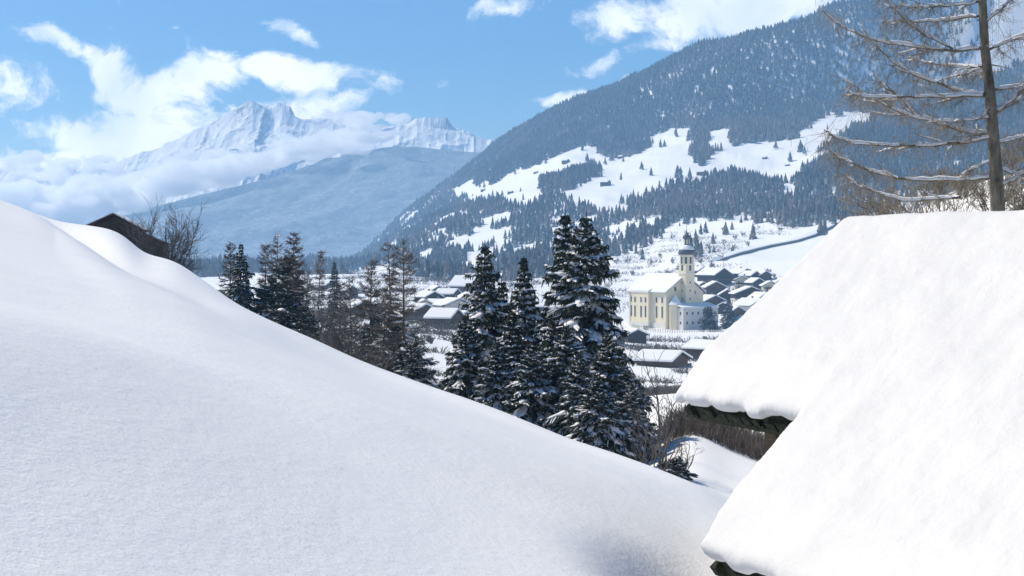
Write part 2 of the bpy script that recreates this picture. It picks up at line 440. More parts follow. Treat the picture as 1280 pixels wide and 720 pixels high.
def relief(x, y):
    a = np.clip((y - 120) / 900, 0, 1) * 5 + np.clip((y - 1100) / 1500, 0, 1) * 16
    z = a * fbm(x / 130 + 3, y / 130, 4, 5) + np.clip((y - 900) / 1500, 0, 1) * (34 * fbm(x / 420, y / 420, 2, 9) + 34 * (fbm((x + .35 * y) / 230, y / 1500, 3, 19, True) - .4))
    z = z + np.clip((y - 1000) / 500, 0, 1) * 7 * fbm(x / 55, y / 75, 3, 27)
    z = z + .9 * np.clip((y - 130) / 200, 0, 1) * fbm(x / 14, y / 14, 3, 15)
    near = np.clip(1.3 - y / 70, 0, 1)
    z = z + near * (.16 * fbm(x / 5.5, y / 8, 3, 21) + .55 * fbm(x / 16 + 4, y / 24, 2, 23) * np.clip(y / 12, 0, 1))
    # wind hollow beside the hut
    z = z + .75 * np.exp(-((x + 6.2) / 3.6) ** 2 - ((y - 14) / 8) ** 2)
    dx = (x - 2.1) / 1.0; dy = (y - 14.6) / 2.0
    d = dx * dx + dy * dy
    z = z - .72 * np.exp(-d ** 1.35)
    return z


def spot(px, py, lo=20.0, hi=5000.0):
    """nearest ground point beyond lo seen at the photo pixel"""
    Ys = np.exp(np.linspace(math.log(lo), math.log(hi), 1500))
    xs = (px - 640) / F * Ys
    zr = ground_z(xs, Ys); rows = HZ - zr / Ys * F
    k = np.where(rows <= py)[0]
    i = k[0] if len(k) else int(np.argmin(rows))
    return Vector((xs[i], Ys[i], zr[i]))


def gz(x, y): return float(ground_z([x], [y])[0])


# snow_ground: one sheet out to the foot of the far range
pxs = np.concatenate([np.linspace(-880, -120, 50, endpoint=False), np.linspace(-120, 1400, 620, endpoint=False), np.linspace(1400, 2280, 60)])
Ys = np.concatenate([np.exp(np.linspace(math.log(.5), math.log(8), 24, endpoint=False)), np.exp(np.linspace(math.log(8), math.log(170), 260, endpoint=False)), np.exp(np.linspace(math.log(170), math.log(5050), 280))])
PX, YY = np.meshgrid(pxs, Ys, indexing='ij')
rows = ground_rows(pxs, YY)
XX = (PX - 640) / F * YY
ZB = (HZ - rows) / F * YY
kk = np.arange(-100, 101); kw = np.exp(-.5 * (kk / 34.) ** 2); kw /= kw.sum()
i0, i1 = 50, 670                                     # evenly spaced columns
ZP = np.pad(ZB[i0:i1], ((100, 100), (0, 0)), mode='reflect', reflect_type='odd')
ZS = ZB.copy(); ZS[i0:i1] = np.apply_along_axis(lambda c: np.convolve(c, kw, 'valid'), 0, ZP)
cw = np.clip((.86 - YY / cr_y(pxs)[:, None]) / .45, 0, 1); cw = cw * cw * (3 - 2 * cw)
ZZ = ZB * (1 - cw) + ZS * cw + relief(XX, YY)
n, m = PX.shape
idx = np.arange(n * m).reshape(n, m)
quads = np.stack([idx[:-1, :-1], idx[1:, :-1], idx[1:, 1:], idx[:-1, 1:]], -1).reshape(-1, 4)
ground = mesh_obj('snow_ground', np.stack([XX, YY, ZZ], -1).reshape(-1, 3), quads, M['snow'], smooth=True)
tag(ground, 'snow-covered slope, valley floor and mountainside', kind='structure')
# the same ground behind and beside the camera
gx, gy = np.meshgrid(np.linspace(-60, 60, 60), np.linspace(-60, .49, 40), indexing='ij')
gzv = -CAMH + SLY * gy - SLX * np.clip(gx, -40, 40) + .2 * fbm(gx / 9, gy / 9, 3) * np.clip(-gy / 5, 0, 1) - .002
ii = np.arange(gx.size).reshape(gx.shape)
back = mesh_obj('snow_ground_behind', np.stack([gx, gy, gzv], -1).reshape(-1, 3), np.stack([ii[:-1, :-1], ii[1:, :-1], ii[1:, 1:], ii[:-1, 1:]], -1).reshape(-1, 4), M['snow'], smooth=True)
tag(back, 'snow-covered ground behind the viewpoint', kind='structure')


# ------------------------------------------------------------------ far range beyond the valley
def range_sheet(name, crest, Y0, Yc, Y1, base, noise, mat, label, relief_amp, px0=-700, px1=1500, n=420, m=130, ridged=True, cell=700):
    pxs = np.linspace(px0, px1, n); xs = np.array([c[0] for c in crest], float); ys = np.array([c[1] for c in crest], float)
    cr = np.interp(pxs, xs, ys)
    t = np.linspace(0, 1, m)
    V = []
    Yall = np.concatenate([Y0 + (Yc - Y0) * t, Yc + (Y1 - Yc) * np.linspace(.04, 1, m // 4)])
    PXs, YYs = np.meshgrid(pxs, Yall, indexing='ij'); XXs = (PXs - 640) / F * YYs
    zc = ((HZ - cr) / F * Yc)[:, None]
    tt = np.clip((YYs - Y0) / (Yc - Y0), 0, 1)
    up = base + (zc - base) * (tt ** (1.5 if ridged else 1.15))
    down = np.where(YYs > Yc, (YYs - Yc) / (Y1 - Yc), 0)
    Z = up - down * (zc - base) * .8
    env = np.where(YYs > Yc, 1 - down, np.clip(tt * 3, 0, 1) * np.clip((1 - tt) * (1.3 if ridged else 4.5), .01, 1))
    Z = Z + relief_amp * env * (fbm(XXs / cell + 5, YYs / cell, 7, 31, ridged) - (.45 if ridged else 0)) + (60 * (env > 0) * fbm(XXs / 110, YYs / 260, 5, 77, True) * np.clip(tt * 3, 0, 1) * (.45 + .75 * np.clip((1 - tt) * 3, 0, 1)) if ridged else 0) - (18 if ridged else 0)
    ii = np.arange(Z.size).reshape(Z.shape)
    q = np.stack([ii[:-1, :-1], ii[1:, :-1], ii[1:, 1:], ii[:-1, 1:]], -1).reshape(-1, 4)
    o = mesh_obj(name, np.stack([XXs, YYs, Z], -1).reshape(-1, 3), q, mat, smooth=not ridged)
    return tag(o, label, kind='structure')


range_sheet('forested_hills', [(-700, 250), (-200, 290), (0, 300), (60, 292), (120, 280), (180, 262), (240, 246), (300, 232), (350, 219), (400, 204), (440, 192), (480, 184), (520, 183), (560, 188), (620, 192), (700, 198), (900, 220), (1500, 220)],
            5200, 6800, 8200, -60, 0, M['ridge_forest'], 'pale blue forested mountainside across the valley', 160, ridged=False, cell=520)
range_sheet('snowy_mountains', [(-700, 240), (-200, 225), (-60, 215), (0, 212), (30, 205), (50, 212), (75, 206), (100, 214), (150, 200), (200, 182), (225, 172), (245, 160), (262, 156), (280, 143), (296, 135), (306, 128), (316, 125), (324, 129), (334, 136), (342, 141), (350, 139), (358, 140), (366, 145), (380, 150), (400, 146), (430, 150), (450, 158), (470, 156), (490, 155), (520, 155), (540, 158), (565, 163), (590, 168), (625, 176), (660, 186), (760, 200), (1000, 220), (1500, 240)],
            8400, 10500, 12500, -60, 0, M['peak'], 'snowy rock peaks above the clouds', 430, ridged=True, cell=1150, n=900, m=240)

# ------------------------------------------------------------------ cloud bank lying against the far range
m, t, p = new_mat('cloud_body'); t.nodes.remove(p)
pv = t.nodes.new('ShaderNodeVolumeScatter'); t.links.new(pv.outputs[0], t.nodes['Material Output'].inputs['Volume'])
pv.inputs['Color'].default_value = (1, 1, 1, 1); pv.inputs['Density'].default_value = .022; pv.inputs['Anisotropy'].default_value = .45
CLOUD = m


def cloud(name, spine, n, seed, label, dy=260):
    """spine: (px, py, half height px, distance)"""
    r = np.random.default_rng(seed); sp = np.array(spine, float); mb = MB()
    ico = bpy.data.meshes.new('tmp'); import bmesh; b = bmesh.new(); bmesh.ops.create_icosphere(b, subdivisions=2, radius=1); b.to_mesh(ico); b.free()
    IV = np.array([v.co[:] for v in ico.vertices]); IT = np.array([p_.vertices[:] for p_ in ico.polygons]); bpy.data.meshes.remove(ico)
    for _ in range(n):
        u = r.uniform(0, len(sp) - 1); q = [np.interp(u, np.arange(len(sp)), sp[:, i]) for i in range(4)]
        Y = q[3] + r.normal(0, dy * .4); hh = q[2] * .78 / F * Y
        c = np.array([(q[0] + r.normal(0, 5) - 640) / F * Y, Y, (HZ - q[1]) / F * Y + hh * r.normal(0, .42)])
        rad = hh * r.uniform(.4, .9) * np.array([r.uniform(1.4, 2.6), 1.6, r.uniform(.5, .8)])
        mb.add(c + IV * rad, None, IT)
    o = mb.build(name, CLOUD, None, True)
    k = o.modifiers.new('fuse', 'REMESH'); k.mode = 'VOXEL'; k.voxel_size = 16; k.use_smooth_shade = True
    tx = bpy.data.textures.new('billow', 'CLOUDS'); tx.noise_scale = 130; tx.noise_depth = 5
    k = o.modifiers.new('billow', 'DISPLACE'); k.texture = tx; k.strength = 120; k.mid_level = .5; k.texture_coords = 'LOCAL'
    return tag(o, label, kind='stuff')


cloud('cloud_bank', [(-160, 262, 24, 6900), (-60, 262, 30, 6900), (30, 256, 30, 6900), (100, 250, 26, 6900), (170, 236, 26, 6900), (240, 222, 22, 6900), (300, 208, 18, 6900), (350, 196, 17, 6900), (400, 185, 15, 6900), (450, 172, 14, 6900), (500, 160, 10, 6900)], 330, 1, 'long bright cloud bank lying against the far range')
cloud('cloud_puffs', [(20, 205, 20, 7900), (60, 214, 16, 7900), (120, 200, 14, 7900), (200, 214, 14, 7900), (300, 182, 8, 7900), (370, 165, 11, 7900), (410, 138, 9, 7900), (440, 150, 11, 7900), (470, 146, 10, 7900), (500, 150, 9, 7900)], 90, 2, 'small torn clouds in front of the snowy peaks')
cloud('summit_cloud', [(560, 170, 4, 7900), (590, 168, 6, 7900), (612, 172, 4, 7900)], 16, 3, 'small cloud against the right end of the snowy range')

# ------------------------------------------------------------------ haze
m, t, p = new_mat('haze_air'); t.nodes.remove(p)
pv = t.nodes.new('ShaderNodeVolumePrincipled'); t.links.new(pv.outputs[0], t.nodes['Material Output'].inputs['Volume'])
pv.inputs['Color'].default_value = (.36, .64, 1.0, 1); pv.inputs['Density'].default_value = .00016; pv.inputs['Anisotropy'].default_value = .2
mb = MB(); mb.box((0, 2450, 300), (11000, 5300, 1300))
HAZE = mb.build('haze', m); tag(HAZE, 'thin blue mountain air over the whole valley', kind='stuff')


# ------------------------------------------------------------------ forest on the mountainside
def inpoly(px, py, poly):
    r = np.zeros(px.shape, bool); k = len(poly)
    for i in range(k):
        x0, y0 = poly[i]; x1, y1 = poly[(i + 1) % k]
        c = ((y0 > py) != (y1 > py)) & (px < (x1 - x0) * (py - y0) / (y1 - y0 + 1e-9) + x0)
        r ^= c
    return r


MEADOWS = [
    [(985, 180), (1004, 166), (1016, 150), (1032, 165), (1036, 182), (1014, 202), (1000, 208)],
    [(576, 246), (595, 233), (617, 228), (655, 210), (685, 197), (720, 183), (744, 181), (749, 190), (736, 200), (722, 212), (700, 217), (680, 219), (672, 245), (662, 252), (635, 251), (627, 243), (610, 247), (592, 249)],
    [(700, 243), (712, 235), (735, 228), (770, 200), (790, 193), (807, 190), (812, 180), (822, 173), (840, 161), (862, 160), (866, 180), (862, 200), (868, 212), (855, 217), (835, 226), (820, 236), (787, 243), (775, 256), (742, 259), (722, 248)],
    [(884, 163), (915, 161), (912, 180), (884, 180)],
    [(852, 222), (866, 206), (884, 198), (915, 181), (975, 177), (1004, 177), (1010, 198), (998, 214), (990, 229), (955, 227), (945, 219), (920, 214), (890, 222), (870, 227)],
    [(1014, 150), (1030, 141), (1060, 140), (1087, 139), (1088, 154), (1060, 160), (1048, 172), (1036, 182), (1014, 180), (1022, 168)],
    [(736, 190), (760, 196), (776, 198), (764, 205), (750, 206)],
    [(560, 236), (585, 226), (600, 226), (590, 236), (574, 242)]]
LOWX = [380, 430, 480, 520, 560, 620, 700, 750, 780, 820, 857, 900, 945, 985, 1050, 1120, 1280, 1600]
LOWY = [338, 338, 330, 345, 352, 350, 345, 330, 318, 304, 281, 276, 272, 287, 284, 262, 245, 240]
rng = np.random.default_rng(7)


def sample_forest(y0, y1, s0, s1):
    out = []
    y = y0
    while y < y1:
        sp = s0 + (s1 - s0) * (y - y0) / (y1 - y0)
        x0 = ((150 if y > 1500 else 360) - 640) / F * y; x1 = (1560 - 640) / F * y
        xs = np.arange(x0, x1, sp); xs = xs + rng.uniform(-.48, .48, len(xs)) * sp
        out.append(np.stack([xs, y + rng.uniform(-.5, .5, len(xs)) * sp], 1))
        y += sp
    return np.vstack(out)


pts = sample_forest(1150, 4600, 7.4, 7.6)
x, y = pts.T
px = x / y * F + 640
z = ground_z(x, y); py = HZ - z / y * F
crestY = NODES[-2][0](px)
wob = 9 * fbm(x / 60, y / 60, 3, 40) * 2 + 9 * fbm(x / 22, y / 22, 2, 41)
pxw = px + wob; pyw = py + wob * .5
mead = np.zeros(len(x), bool)
for P in MEADOWS: mead |= inpoly(pxw, pyw, P) | inpoly(pxw, pyw - 7, P)
low = pyw > np.interp(pxw, LOWX, LOWY)
gap = fbm(x / 45, y / 45, 3, 50) > np.where(py > 200, .19, .36)
gap |= (py > 236) & (px > 690) & (fbm(x / 33, y / 33, 3, 53) > np.interp(py, [236, 262, 320], [.2, .08, .0]))
gap |= (px > 470) & (px < 640) & (py > 265) & (fbm(x / 38, y / 90, 3, 55) > .03)
keep = ~mead & ~low & ~gap & (y < crestY + 60) & (py < 352)
# loose edge trees inside the open ground
edge = (mead | low) & (rng.random(len(x)) < np.where(mead, .006, .004)) & (y < crestY) & (y > 1150)
edge |= low & (px > 735) & (px < 1050) & (py < 322) & (py < 330 - .06 * (px - 735)) & (fbm(x / 28, y / 28, 3, 91) > .2)
edge &= ~((py > 300) & (px > 900))
keep |= edge
keep |= (px < 540) & (py < 353) & (py > 337) & (y > 1400) & (fbm(x / 120, y / 300, 3, 58) > -.02)
x, y, z, px, py = (a[keep] for a in (x, y, z, px, py))
larch = (fbm(x / 90, y / 90, 3, 60) > .13) | (rng.random(len(x)) < np.where(py > 236, .3, .08))
for (cx, cy, rx, ry) in ((865, 175, 22, 22), (930, 165, 45, 18), (985, 165, 35, 16), (700, 232, 14, 14), (1048, 165, 10, 16), (840, 250, 30, 14), (900, 255, 26, 12), (950, 190, 40, 8)):
    larch |= (((px - cx) / rx) ** 2 + ((py - cy) / ry) ** 2 < 1) & (rng.random(len(x)) < .85)
hgt = rng.uniform(12, 21, len(x)) * np.where(larch, .9, 1) * (1 + .25 * fbm(x / 70, y / 70, 2, 70))
hgt = np.where(py > 240, hgt * rng.uniform(.4, 1.05, len(x)), hgt)


def conifer_proto(tiers, k, seed, slim=1.0):
    r = np.random.default_rng(seed); V = []; T = []
    for i in range(tiers):
        f0 = i / tiers; zt = 1 - .78 * (1 - (i + 1) / tiers) if i < tiers - 1 else 1.0
        zb = .06 + .86 * f0 * .95; zt = min(1, zb + 1.55 / tiers + .06)
        if i == tiers - 1: zt = 1
        rad = .19 * slim * (1 - f0) ** .85 + .018
        b = len(V); V.append((0, 0, zt))
        a = np.arange(k) / k * 2 * pi + r.uniform(0, 2)
        rr = rad * r.uniform(.62, 1.2, k)
        for j in range(k): V.append((cos(a[j]) * rr[j], sin(a[j]) * rr[j], zb + r.uniform(-.03, .05)))
        T += [(b, b + 1 + j, b + 1 + (j + 1) % k) for j in range(k)]
    return np.array(V), np.array(T)


def merged_trees(name, x, y, z, h, protos, mat, label):
    Vs = []; Ts = []; off = 0; r = np.random.default_rng(3)
    which = r.integers(0, len(protos), len(x))
    for p, (V, T) in enumerate(protos):
        s = np.where(which == p)[0]
        if not len(s): continue
        a = r.uniform(0, 2 * pi, len(s)); ca, sa = np.cos(a)[:, None], np.sin(a)[:, None]
        w = (h[s] * r.uniform(.8, 1.25, len(s)))[:, None]
        X = (V[:, 0] * ca - V[:, 1] * sa) * w + x[s][:, None]; Y = (V[:, 0] * sa + V[:, 1] * ca) * w + y[s][:, None]
        Z = V[:, 2] * h[s][:, None] + z[s][:, None] - .4
        Vs.append(np.stack([X, Y, Z], -1).reshape(-1, 3))
        Ts.append((T[None] + (np.arange(len(s)) * len(V))[:, None, None]).reshape(-1, 3) + off); off += len(s) * len(V)
    o = mesh_obj(name, np.vstack(Vs), np.vstack(Ts), mat)
    return tag(o, label, kind='stuff')


near_ok = np.where((py > 238) & (px > 560) & (px < 1075) & (y < 2100))[0]
pick = near_ok[np.argsort(y[near_ok] / hgt[near_ok])][:210]
rest = np.ones(len(x), bool); rest[pick] = False
pr_near = [conifer_proto(6, 8, i, 1.2) for i in range(5)]; pr_far = [conifer_proto(3, 6, 20 + i, 1.45) for i in range(5)]
lr_near = [conifer_proto(5, 7, 40 + i, 1.25) for i in range(4)]
nearm = y < 2300
merged_trees('conifer_forest', *(a[rest & ~larch & nearm] for a in (x, y, z, hgt)), pr_near, M['hill_spruce'], 'dense frosted spruce forest on the lower mountainside')
merged_trees('high_conifer_forest', *(a[rest & ~larch & ~nearm] for a in (x, y, z, hgt)), pr_far, M['hill_spruce'], 'dark blue-green forest on the upper mountainside')
merged_trees('larch_wood', *(a[rest & larch] for a in (x, y, z, hgt)), lr_near, M['hill_larch'], 'pale brown larches among the spruces on the mountainside')
PROTO = {}
for kind, protos in (('spruce', pr_near), ('larch', lr_near)):
    for i, (V, T) in enumerate(protos):
        mb = MB(); mb.add(V, None, T)
        me = mb.build('crown', M['hill_spruce' if kind == 'spruce' else 'hill_larch']); PROTO[kind, i] = me.data; bpy.data.objects.remove(me)
mb = MB(); mb.tube([(0, 0, -.02), (0, 0, .3), (0, 0, .9)], [.018, .013, .003], 5); tr = mb.build('trunk', M['bark']); TRUNK = tr.data; bpy.data.objects.remove(tr)


def small_tree(name, kind, x, y, z, h, label, group, r, cat='tree', wide=1.0):
    t = empty(name, (x, y, z - .3), 0, label, cat, group)
    t.rotation_euler = (0, 0, r.random() * 6.28); t.scale = (h * wide, h * wide, h)
    c = bpy.data.objects.new('crown', PROTO[kind, r.randrange(4)]); COL.objects.link(c); c.parent = t
    k = bpy.data.objects.new('trunk', TRUNK); COL.objects.link(k); k.parent = t
    return t


pr = random.Random(5)
for i in pick:
    if larch[i]: small_tree('larch_tree', 'larch', x[i], y[i], z[i], hgt[i], 'pale brown frosted larch in the wooded belt between the high meadows and the village', 'larches of the lower forest edge', pr)
    else: small_tree('spruce_tree', 'spruce', x[i], y[i], z[i], hgt[i], 'dark frosted spruce in the wooded belt between the high meadows and the village', 'spruces of the lower forest edge', pr)


# ------------------------------------------------------------------ buildings
def gable_roof(mb, w, d, wh, rise, over_e, over_g, th, lift=0.0):
    """gable roof slab, ridge along y, centred, eaves at +-w/2"""
    hw = w / 2 + over_e; s = rise / (w / 2); y0, y1 = -d / 2 - over_g, d / 2 + over_g
    zr = wh + rise + lift; ze = wh - over_e * s + lift
    for sg in (-1, 1):
        A = [(0, y0, zr), (sg * hw, y0, ze), (sg * hw, y0, ze + th), (0, y0, zr + th)]
        B = [(a, y1, c) for a, _, c in A]
        if sg > 0: A, B = B, A
        mb.prism(A, B)


def house(px, py, w, d, wh, rise, rz, wall='wood_dark', label='', snow=.7, wins=True, lower=None, Y=None, group=None, name='house', cat='house', chimney=True, z=None):
    P = spot(px, py, 300) if Y is None else Vector(((px - 640) / F * Y, Y, (HZ - py) / F * Y))
    if z is not None: P.z = z
    o = empty(name, P, rz, label, cat, group)
    r = random.Random(int(px * 7 + py))
    # walls with gable
    def body(z0, z1, gab, m, nm='wall', grow=0.0):
        mb = MB(); a, b = w / 2 + grow, d / 2 + grow
        if gab:
            ring = [(-a, z0), (a, z0), (a, z1), (0, z1 + rise), (-a, z1)]
        else: ring = [(-a, z0), (a, z0), (a, z1), (-a, z1)]
        mb.prism([(q, -b, k) for q, k in ring], [(q, b, k) for q, k in ring])
        return mb.build(nm, M[m], o)
    if lower:
        body(-3, wh * .5, False, lower, 'plinth', .12); body(wh * .5, wh, True, wall)
    else: body(-3, wh, True, wall)
    mb = MB(); gable_roof(mb, w, d, wh, rise, 1.1, 1.2, .25); ro = mb.build('roof', M['wood_dark'], o)
    mb = MB(); gable_roof(mb, w, d, wh, rise, 1.25, 1.3, snow, .26); sn = mb.build('roof_snow', M['snow_far'], ro)
    bv = sn.modifiers.new('b', 'BEVEL'); bv.width = snow * .35; bv.segments = 2
    if wins:
        nw = max(2, int(w / 3.2)); rows = max(1, int(wh / 2.8))
        for rr in range(rows):
            for i in range(nw):
                xx = (i + .5) / nw * w - w / 2
                mb = MB(); mb.box((xx, -d / 2 - (.15 if lower else .02), 1.5 + rr * 2.7), (1.0, .12, 1.25)); mb.build('window', M['glass'], o)
        nd = max(2, int(d / 4))
        for i in range(nd):
            yy = (i + .5) / nd * d - d / 2
            mb = MB(); mb.box((-w / 2 - (.15 if lower else .02), yy, 1.6), (.12, 1.0, 1.2)); mb.build('window', M['glass'], o)
        mb = MB(); mb.box((0, -d / 2 - .9, wh * .52), (w * .9, 1.3, .18)); mb.box((0, -d / 2 - 1.5, wh * .52 + .5), (w * .9, .08, .85)); mb.build('balcony', M['wood_dark' if lower else 'wood_brown'], o)
    if chimney:
        mb = MB(); mb.box((w * .15, d * .15, wh + rise + .6), (.9, .9, 2.4)); mb.build('chimney', M['stone'], o)
    return o


V = 'houses of the village beside the church'
Rz = radians
HOUSES = [
    # px, py base, w, d, wall, rise, yaw, wall material, label, kwargs
    (893, 357, 13, 17, 6.5, 3.6, 32, 'wood_dark', 'large dark timber chalet with snowy roof right behind the church tower', {}),
    (926, 350, 10, 11, 4, 2.5, 30, 'wood_dark', 'low brown barn behind the cream house, its roof thinly snowed', dict(wins=False)),
    (893, 369, 11, 10, 4.5, 2.8, 5, 'wood_brown', 'brown chalet with low snowy gable in front of the large dark chalet', {}),
    (888, 386, 12, 9, 4.2, 2.5, 25, 'wood_brown', 'brown timber house beside the two-storey annex of the church', {}),
    (928, 361, 8, 8, 5, 2, -10, 'plaster_cream', 'cream walled house with snow roof in the middle of the village', {}),
    (944, 363, 7, 8, 4.5, 2, 20, 'wood_dark', 'narrow dark timber shed joined close to the cream house', dict(wins=False, chimney=False)),
    (936, 379, 17, 12, 5.0, 3.4, 4, 'wood_dark', 'wide dark chalet with broad snow-edged gable, right part of the village', dict(lower='plaster_white')),
    (940, 393, 15, 12, 4.5, 3.0, 38, 'plaster_white', 'white house with big blue-shaded snow roof below the wide dark chalet', {}),
    (920, 400, 7, 7, 4.0, 2.2, 10, 'wood_brown', 'small brown gabled house beside the tall village spruce', dict(chimney=False)),
    (932, 410, 7, 7, 3.2, 1.6, 20, 'plaster_cream', 'small cream hut lowest in the village at the edge of the near roof', dict(wins=False, chimney=False)),
    (962, 365, 8, 8, 3.6, 2.0, 0, 'plaster_cream', 'cream house with brown gable near the open snowfield', {}),
    (977, 359, 7, 7, 2.4, 2.2, 0, 'wood_brown', 'small brown gabled barn farthest right in the village', dict(wins=False, chimney=False)),
    (876, 366, 8, 8, 3.6, 2.2, 15, 'wood_brown', 'small brown barn tucked close against the right foot of the church tower', dict(wins=False)),
    (909, 378, 8, 8, 4.2, 2.4, -5, 'wood_dark', 'dark chalet directly above the tall village spruce', dict(wins=False)),
    (951, 383, 9, 9, 4.2, 2.6, 25, 'wood_brown', 'brown chalet touching the right side of the wide dark chalet', {}),
    (938, 352, 8, 9, 3.6, 2.2, 35, 'wood_dark', 'dark barn at the upper edge of the village under the open field', dict(wins=False)),
    (872, 345, 9, 9, 3.4, 2.0, 40, 'wood_dark', 'low dark barn left of the large dark chalet, right behind the tower', dict(wins=False)),
    (955, 350, 7, 7, 3.0, 2.0, 10, 'wood_brown', 'lone brown shed highest on the field right of the village', dict(wins=False, chimney=False)),
    (906, 392, 7, 7, 3.4, 1.8, -20, 'wood_dark', 'dark shed in the shade behind the tall village spruce', dict(wins=False, chimney=False)),
]
for (a, b, w, d, wh, rise, rz, wall, lab, kw) in HOUSES:
    house(a, b, w * 1.2, d * 1.15, wh * 1.2, rise * 1.2, Rz(rz), wall, lab, group=V, **kw)
V2 = 'houses at the valley bottom left of the big spruces'
for (a, b, w, d, wh, rise, rz, wall, lab, kw) in [
    (583, 366, 16, 16, 5, 6, 60, 'wood_brown', 'house under a tall bright snow roof left of the dark spruces', dict(snow=1.0)),
    (560, 377, 12, 10, 4.5, 2.4, 70, 'wood_dark', 'dark timber house with flat snowy roof beside the dark village conifer', {}),
    (585, 386, 9, 9, 6, 2.2, 15, 'plaster_cream', 'yellowish house partly behind the left dark spruce', {}),
    (567, 398, 14, 10, 6, 2.6, 30, 'plaster_white', 'white blue-shaded house below the dark village conifer', {}),
    (549, 394, 12, 12, 4, 2.8, 55, 'wood_brown', 'brown house with heavy snow roof right of the tall bare larch', {}),
    (535, 380, 11, 10, 4, 2.4, 40, 'wood_dark', 'low dark house just right of the tall bare larch top branches', {}),
    (578, 412, 11, 10, 4, 2.4, 20, 'wood_dark', 'dark barn above the snowy road cut left of the spruces', dict(wins=False, chimney=False)),
    (520, 400, 12, 10, 4, 2.2, 50, 'wood_brown', 'brown chalet seen through the branches of the tall bare larch', {}),
    (637, 392, 11, 14, 4, 3.0, 75, 'wood_dark', 'house with white roof seen between the left and middle spruces', {}),
    (668, 394, 14, 12, 5, 3.0, 75, 'wood_brown', 'wide house with white roof seen left of the tallest spruce', {}),
    (545, 372, 10, 10, 4, 2.6, 20, 'wood_dark', 'dark gabled house above the brown house with heavy roof', dict(wins=False)),
    (598, 378, 9, 9, 4, 2.4, 35, 'wood_brown', 'brown house just left of the leftmost dark spruce tip', dict(wins=False)),
    (530, 393, 9, 9, 4, 2.4, 10, 'plaster_cream', 'pale house right beside the trunk of the tall bare larch', {}),
    (556, 410, 10, 9, 4, 2.6, 65, 'wood_brown', 'brown house lowest in the left village by the road cut', {}),
    (430, 372, 14, 10, 4, 2.4, 60, 'wood_brown', 'farmhouse on the terraces left of the bare larches', {}),
    (447, 396, 12, 10, 4, 2.4, 40, 'wood_dark', 'dark farmhouse low on the terraces behind bare trees', {}),
    (404, 362, 12, 12, 3, 2.6, 60, 'wood_dark', 'small far barn on the valley floor beside the thin larch', dict(wins=False, chimney=False)),
]:
    house(a, b, w, d, wh, rise, Rz(rz), wall, lab, group=V2, **kw)
# roofs just below the churchyard
house(828, 470, 15, 11, 4.5, 2.2, Rz(62), 'wood_brown', 'brown house with broad snow roof in front of the churchyard', group=V, Y=440, z=-31 - 5.5)
house(792, 424, 8, 11, 2.2, 1.8, Rz(12), 'wood_dark', 'small dark gabled shed below the left corner of the churchyard', group=V, wins=False, chimney=False, Y=600)
house(762, 432, 18, 8, 3.0, 2.0, Rz(72), 'wood_dark', 'long low building with snowy roof right behind the tallest spruce', group=V, wins=False, Y=560)
house(882, 446, 10, 9, 3.0, 2.0, Rz(50), 'wood_brown', 'small house half hidden by shrubs below the churchyard wall', group=V, wins=False, Y=480)
V3 = 'hay huts on the high meadows'
for (a, b, s, lab) in [(604, 239, 9, 'lowest left hut of the left high meadow'), (638, 242, 9, 'hut at the lower edge of the left high meadow'), (707, 204, 13, 'long low barn in the upper part of the left meadow'),
                       (736, 207, 11, 'dark barn at the right end of the left meadow'), (670, 217, 8, 'small hut halfway up the left high meadow'), (757, 232, 14, 'dark barn low on the middle high meadow'),
                       (790, 192, 12, 'barn at the wood edge on top of the middle meadow'), (776, 198, 9, 'hut beside the topmost barn of the middle meadow'), (877, 219, 13, 'dark barn on the tree-lined edge between two meadows'),
                       (958, 227, 10, 'dark hut at the foot of the right high meadow'), (956, 199, 7, 'small hut in the middle of the right high meadow'), (984, 208, 6, 'tiny hut near the right edge of the right meadow')]:
    P = spot(a, b, 1200)
    o = empty('hay_hut', P, radians(50), 'weathered ' + lab, 'hut', V3)
    mb = MB(); h = s * .38; k = s / 2
    ring = [(-k * .7, -2), (k * .7, -2), (k * .7, h), (0, h + k * .45), (-k * .7, h)]
    mb.prism([(q, -k, c) for q, c in ring], [(q, k, c) for q, c in ring]); mb.build('wall', M['wood_dark'], o)
    mb = MB(); gable_roof(mb, s * .7, s, h, k * .45, .6, .6, .7, .02); mb.build('snowy_roof', M['snow_far'], o)


# ------------------------------------------------------------------ church
PHI = radians(32)
CB = -40.6
CO = Vector(((833 - 640) / F * 780, 780, CB))
ch = empty('church', CO, PHI, 'cream baroque church with snowy roof, tall tower and onion dome in the village', 'church')
CW, CLn, CE, CR = 26.0, 34.0, 20.9, 9.0     # width, length, eaves, rise


def cpart(nm, mat, fn, parent=ch):
    mb = MB(); fn(mb); return mb.build(nm, M[mat], parent)


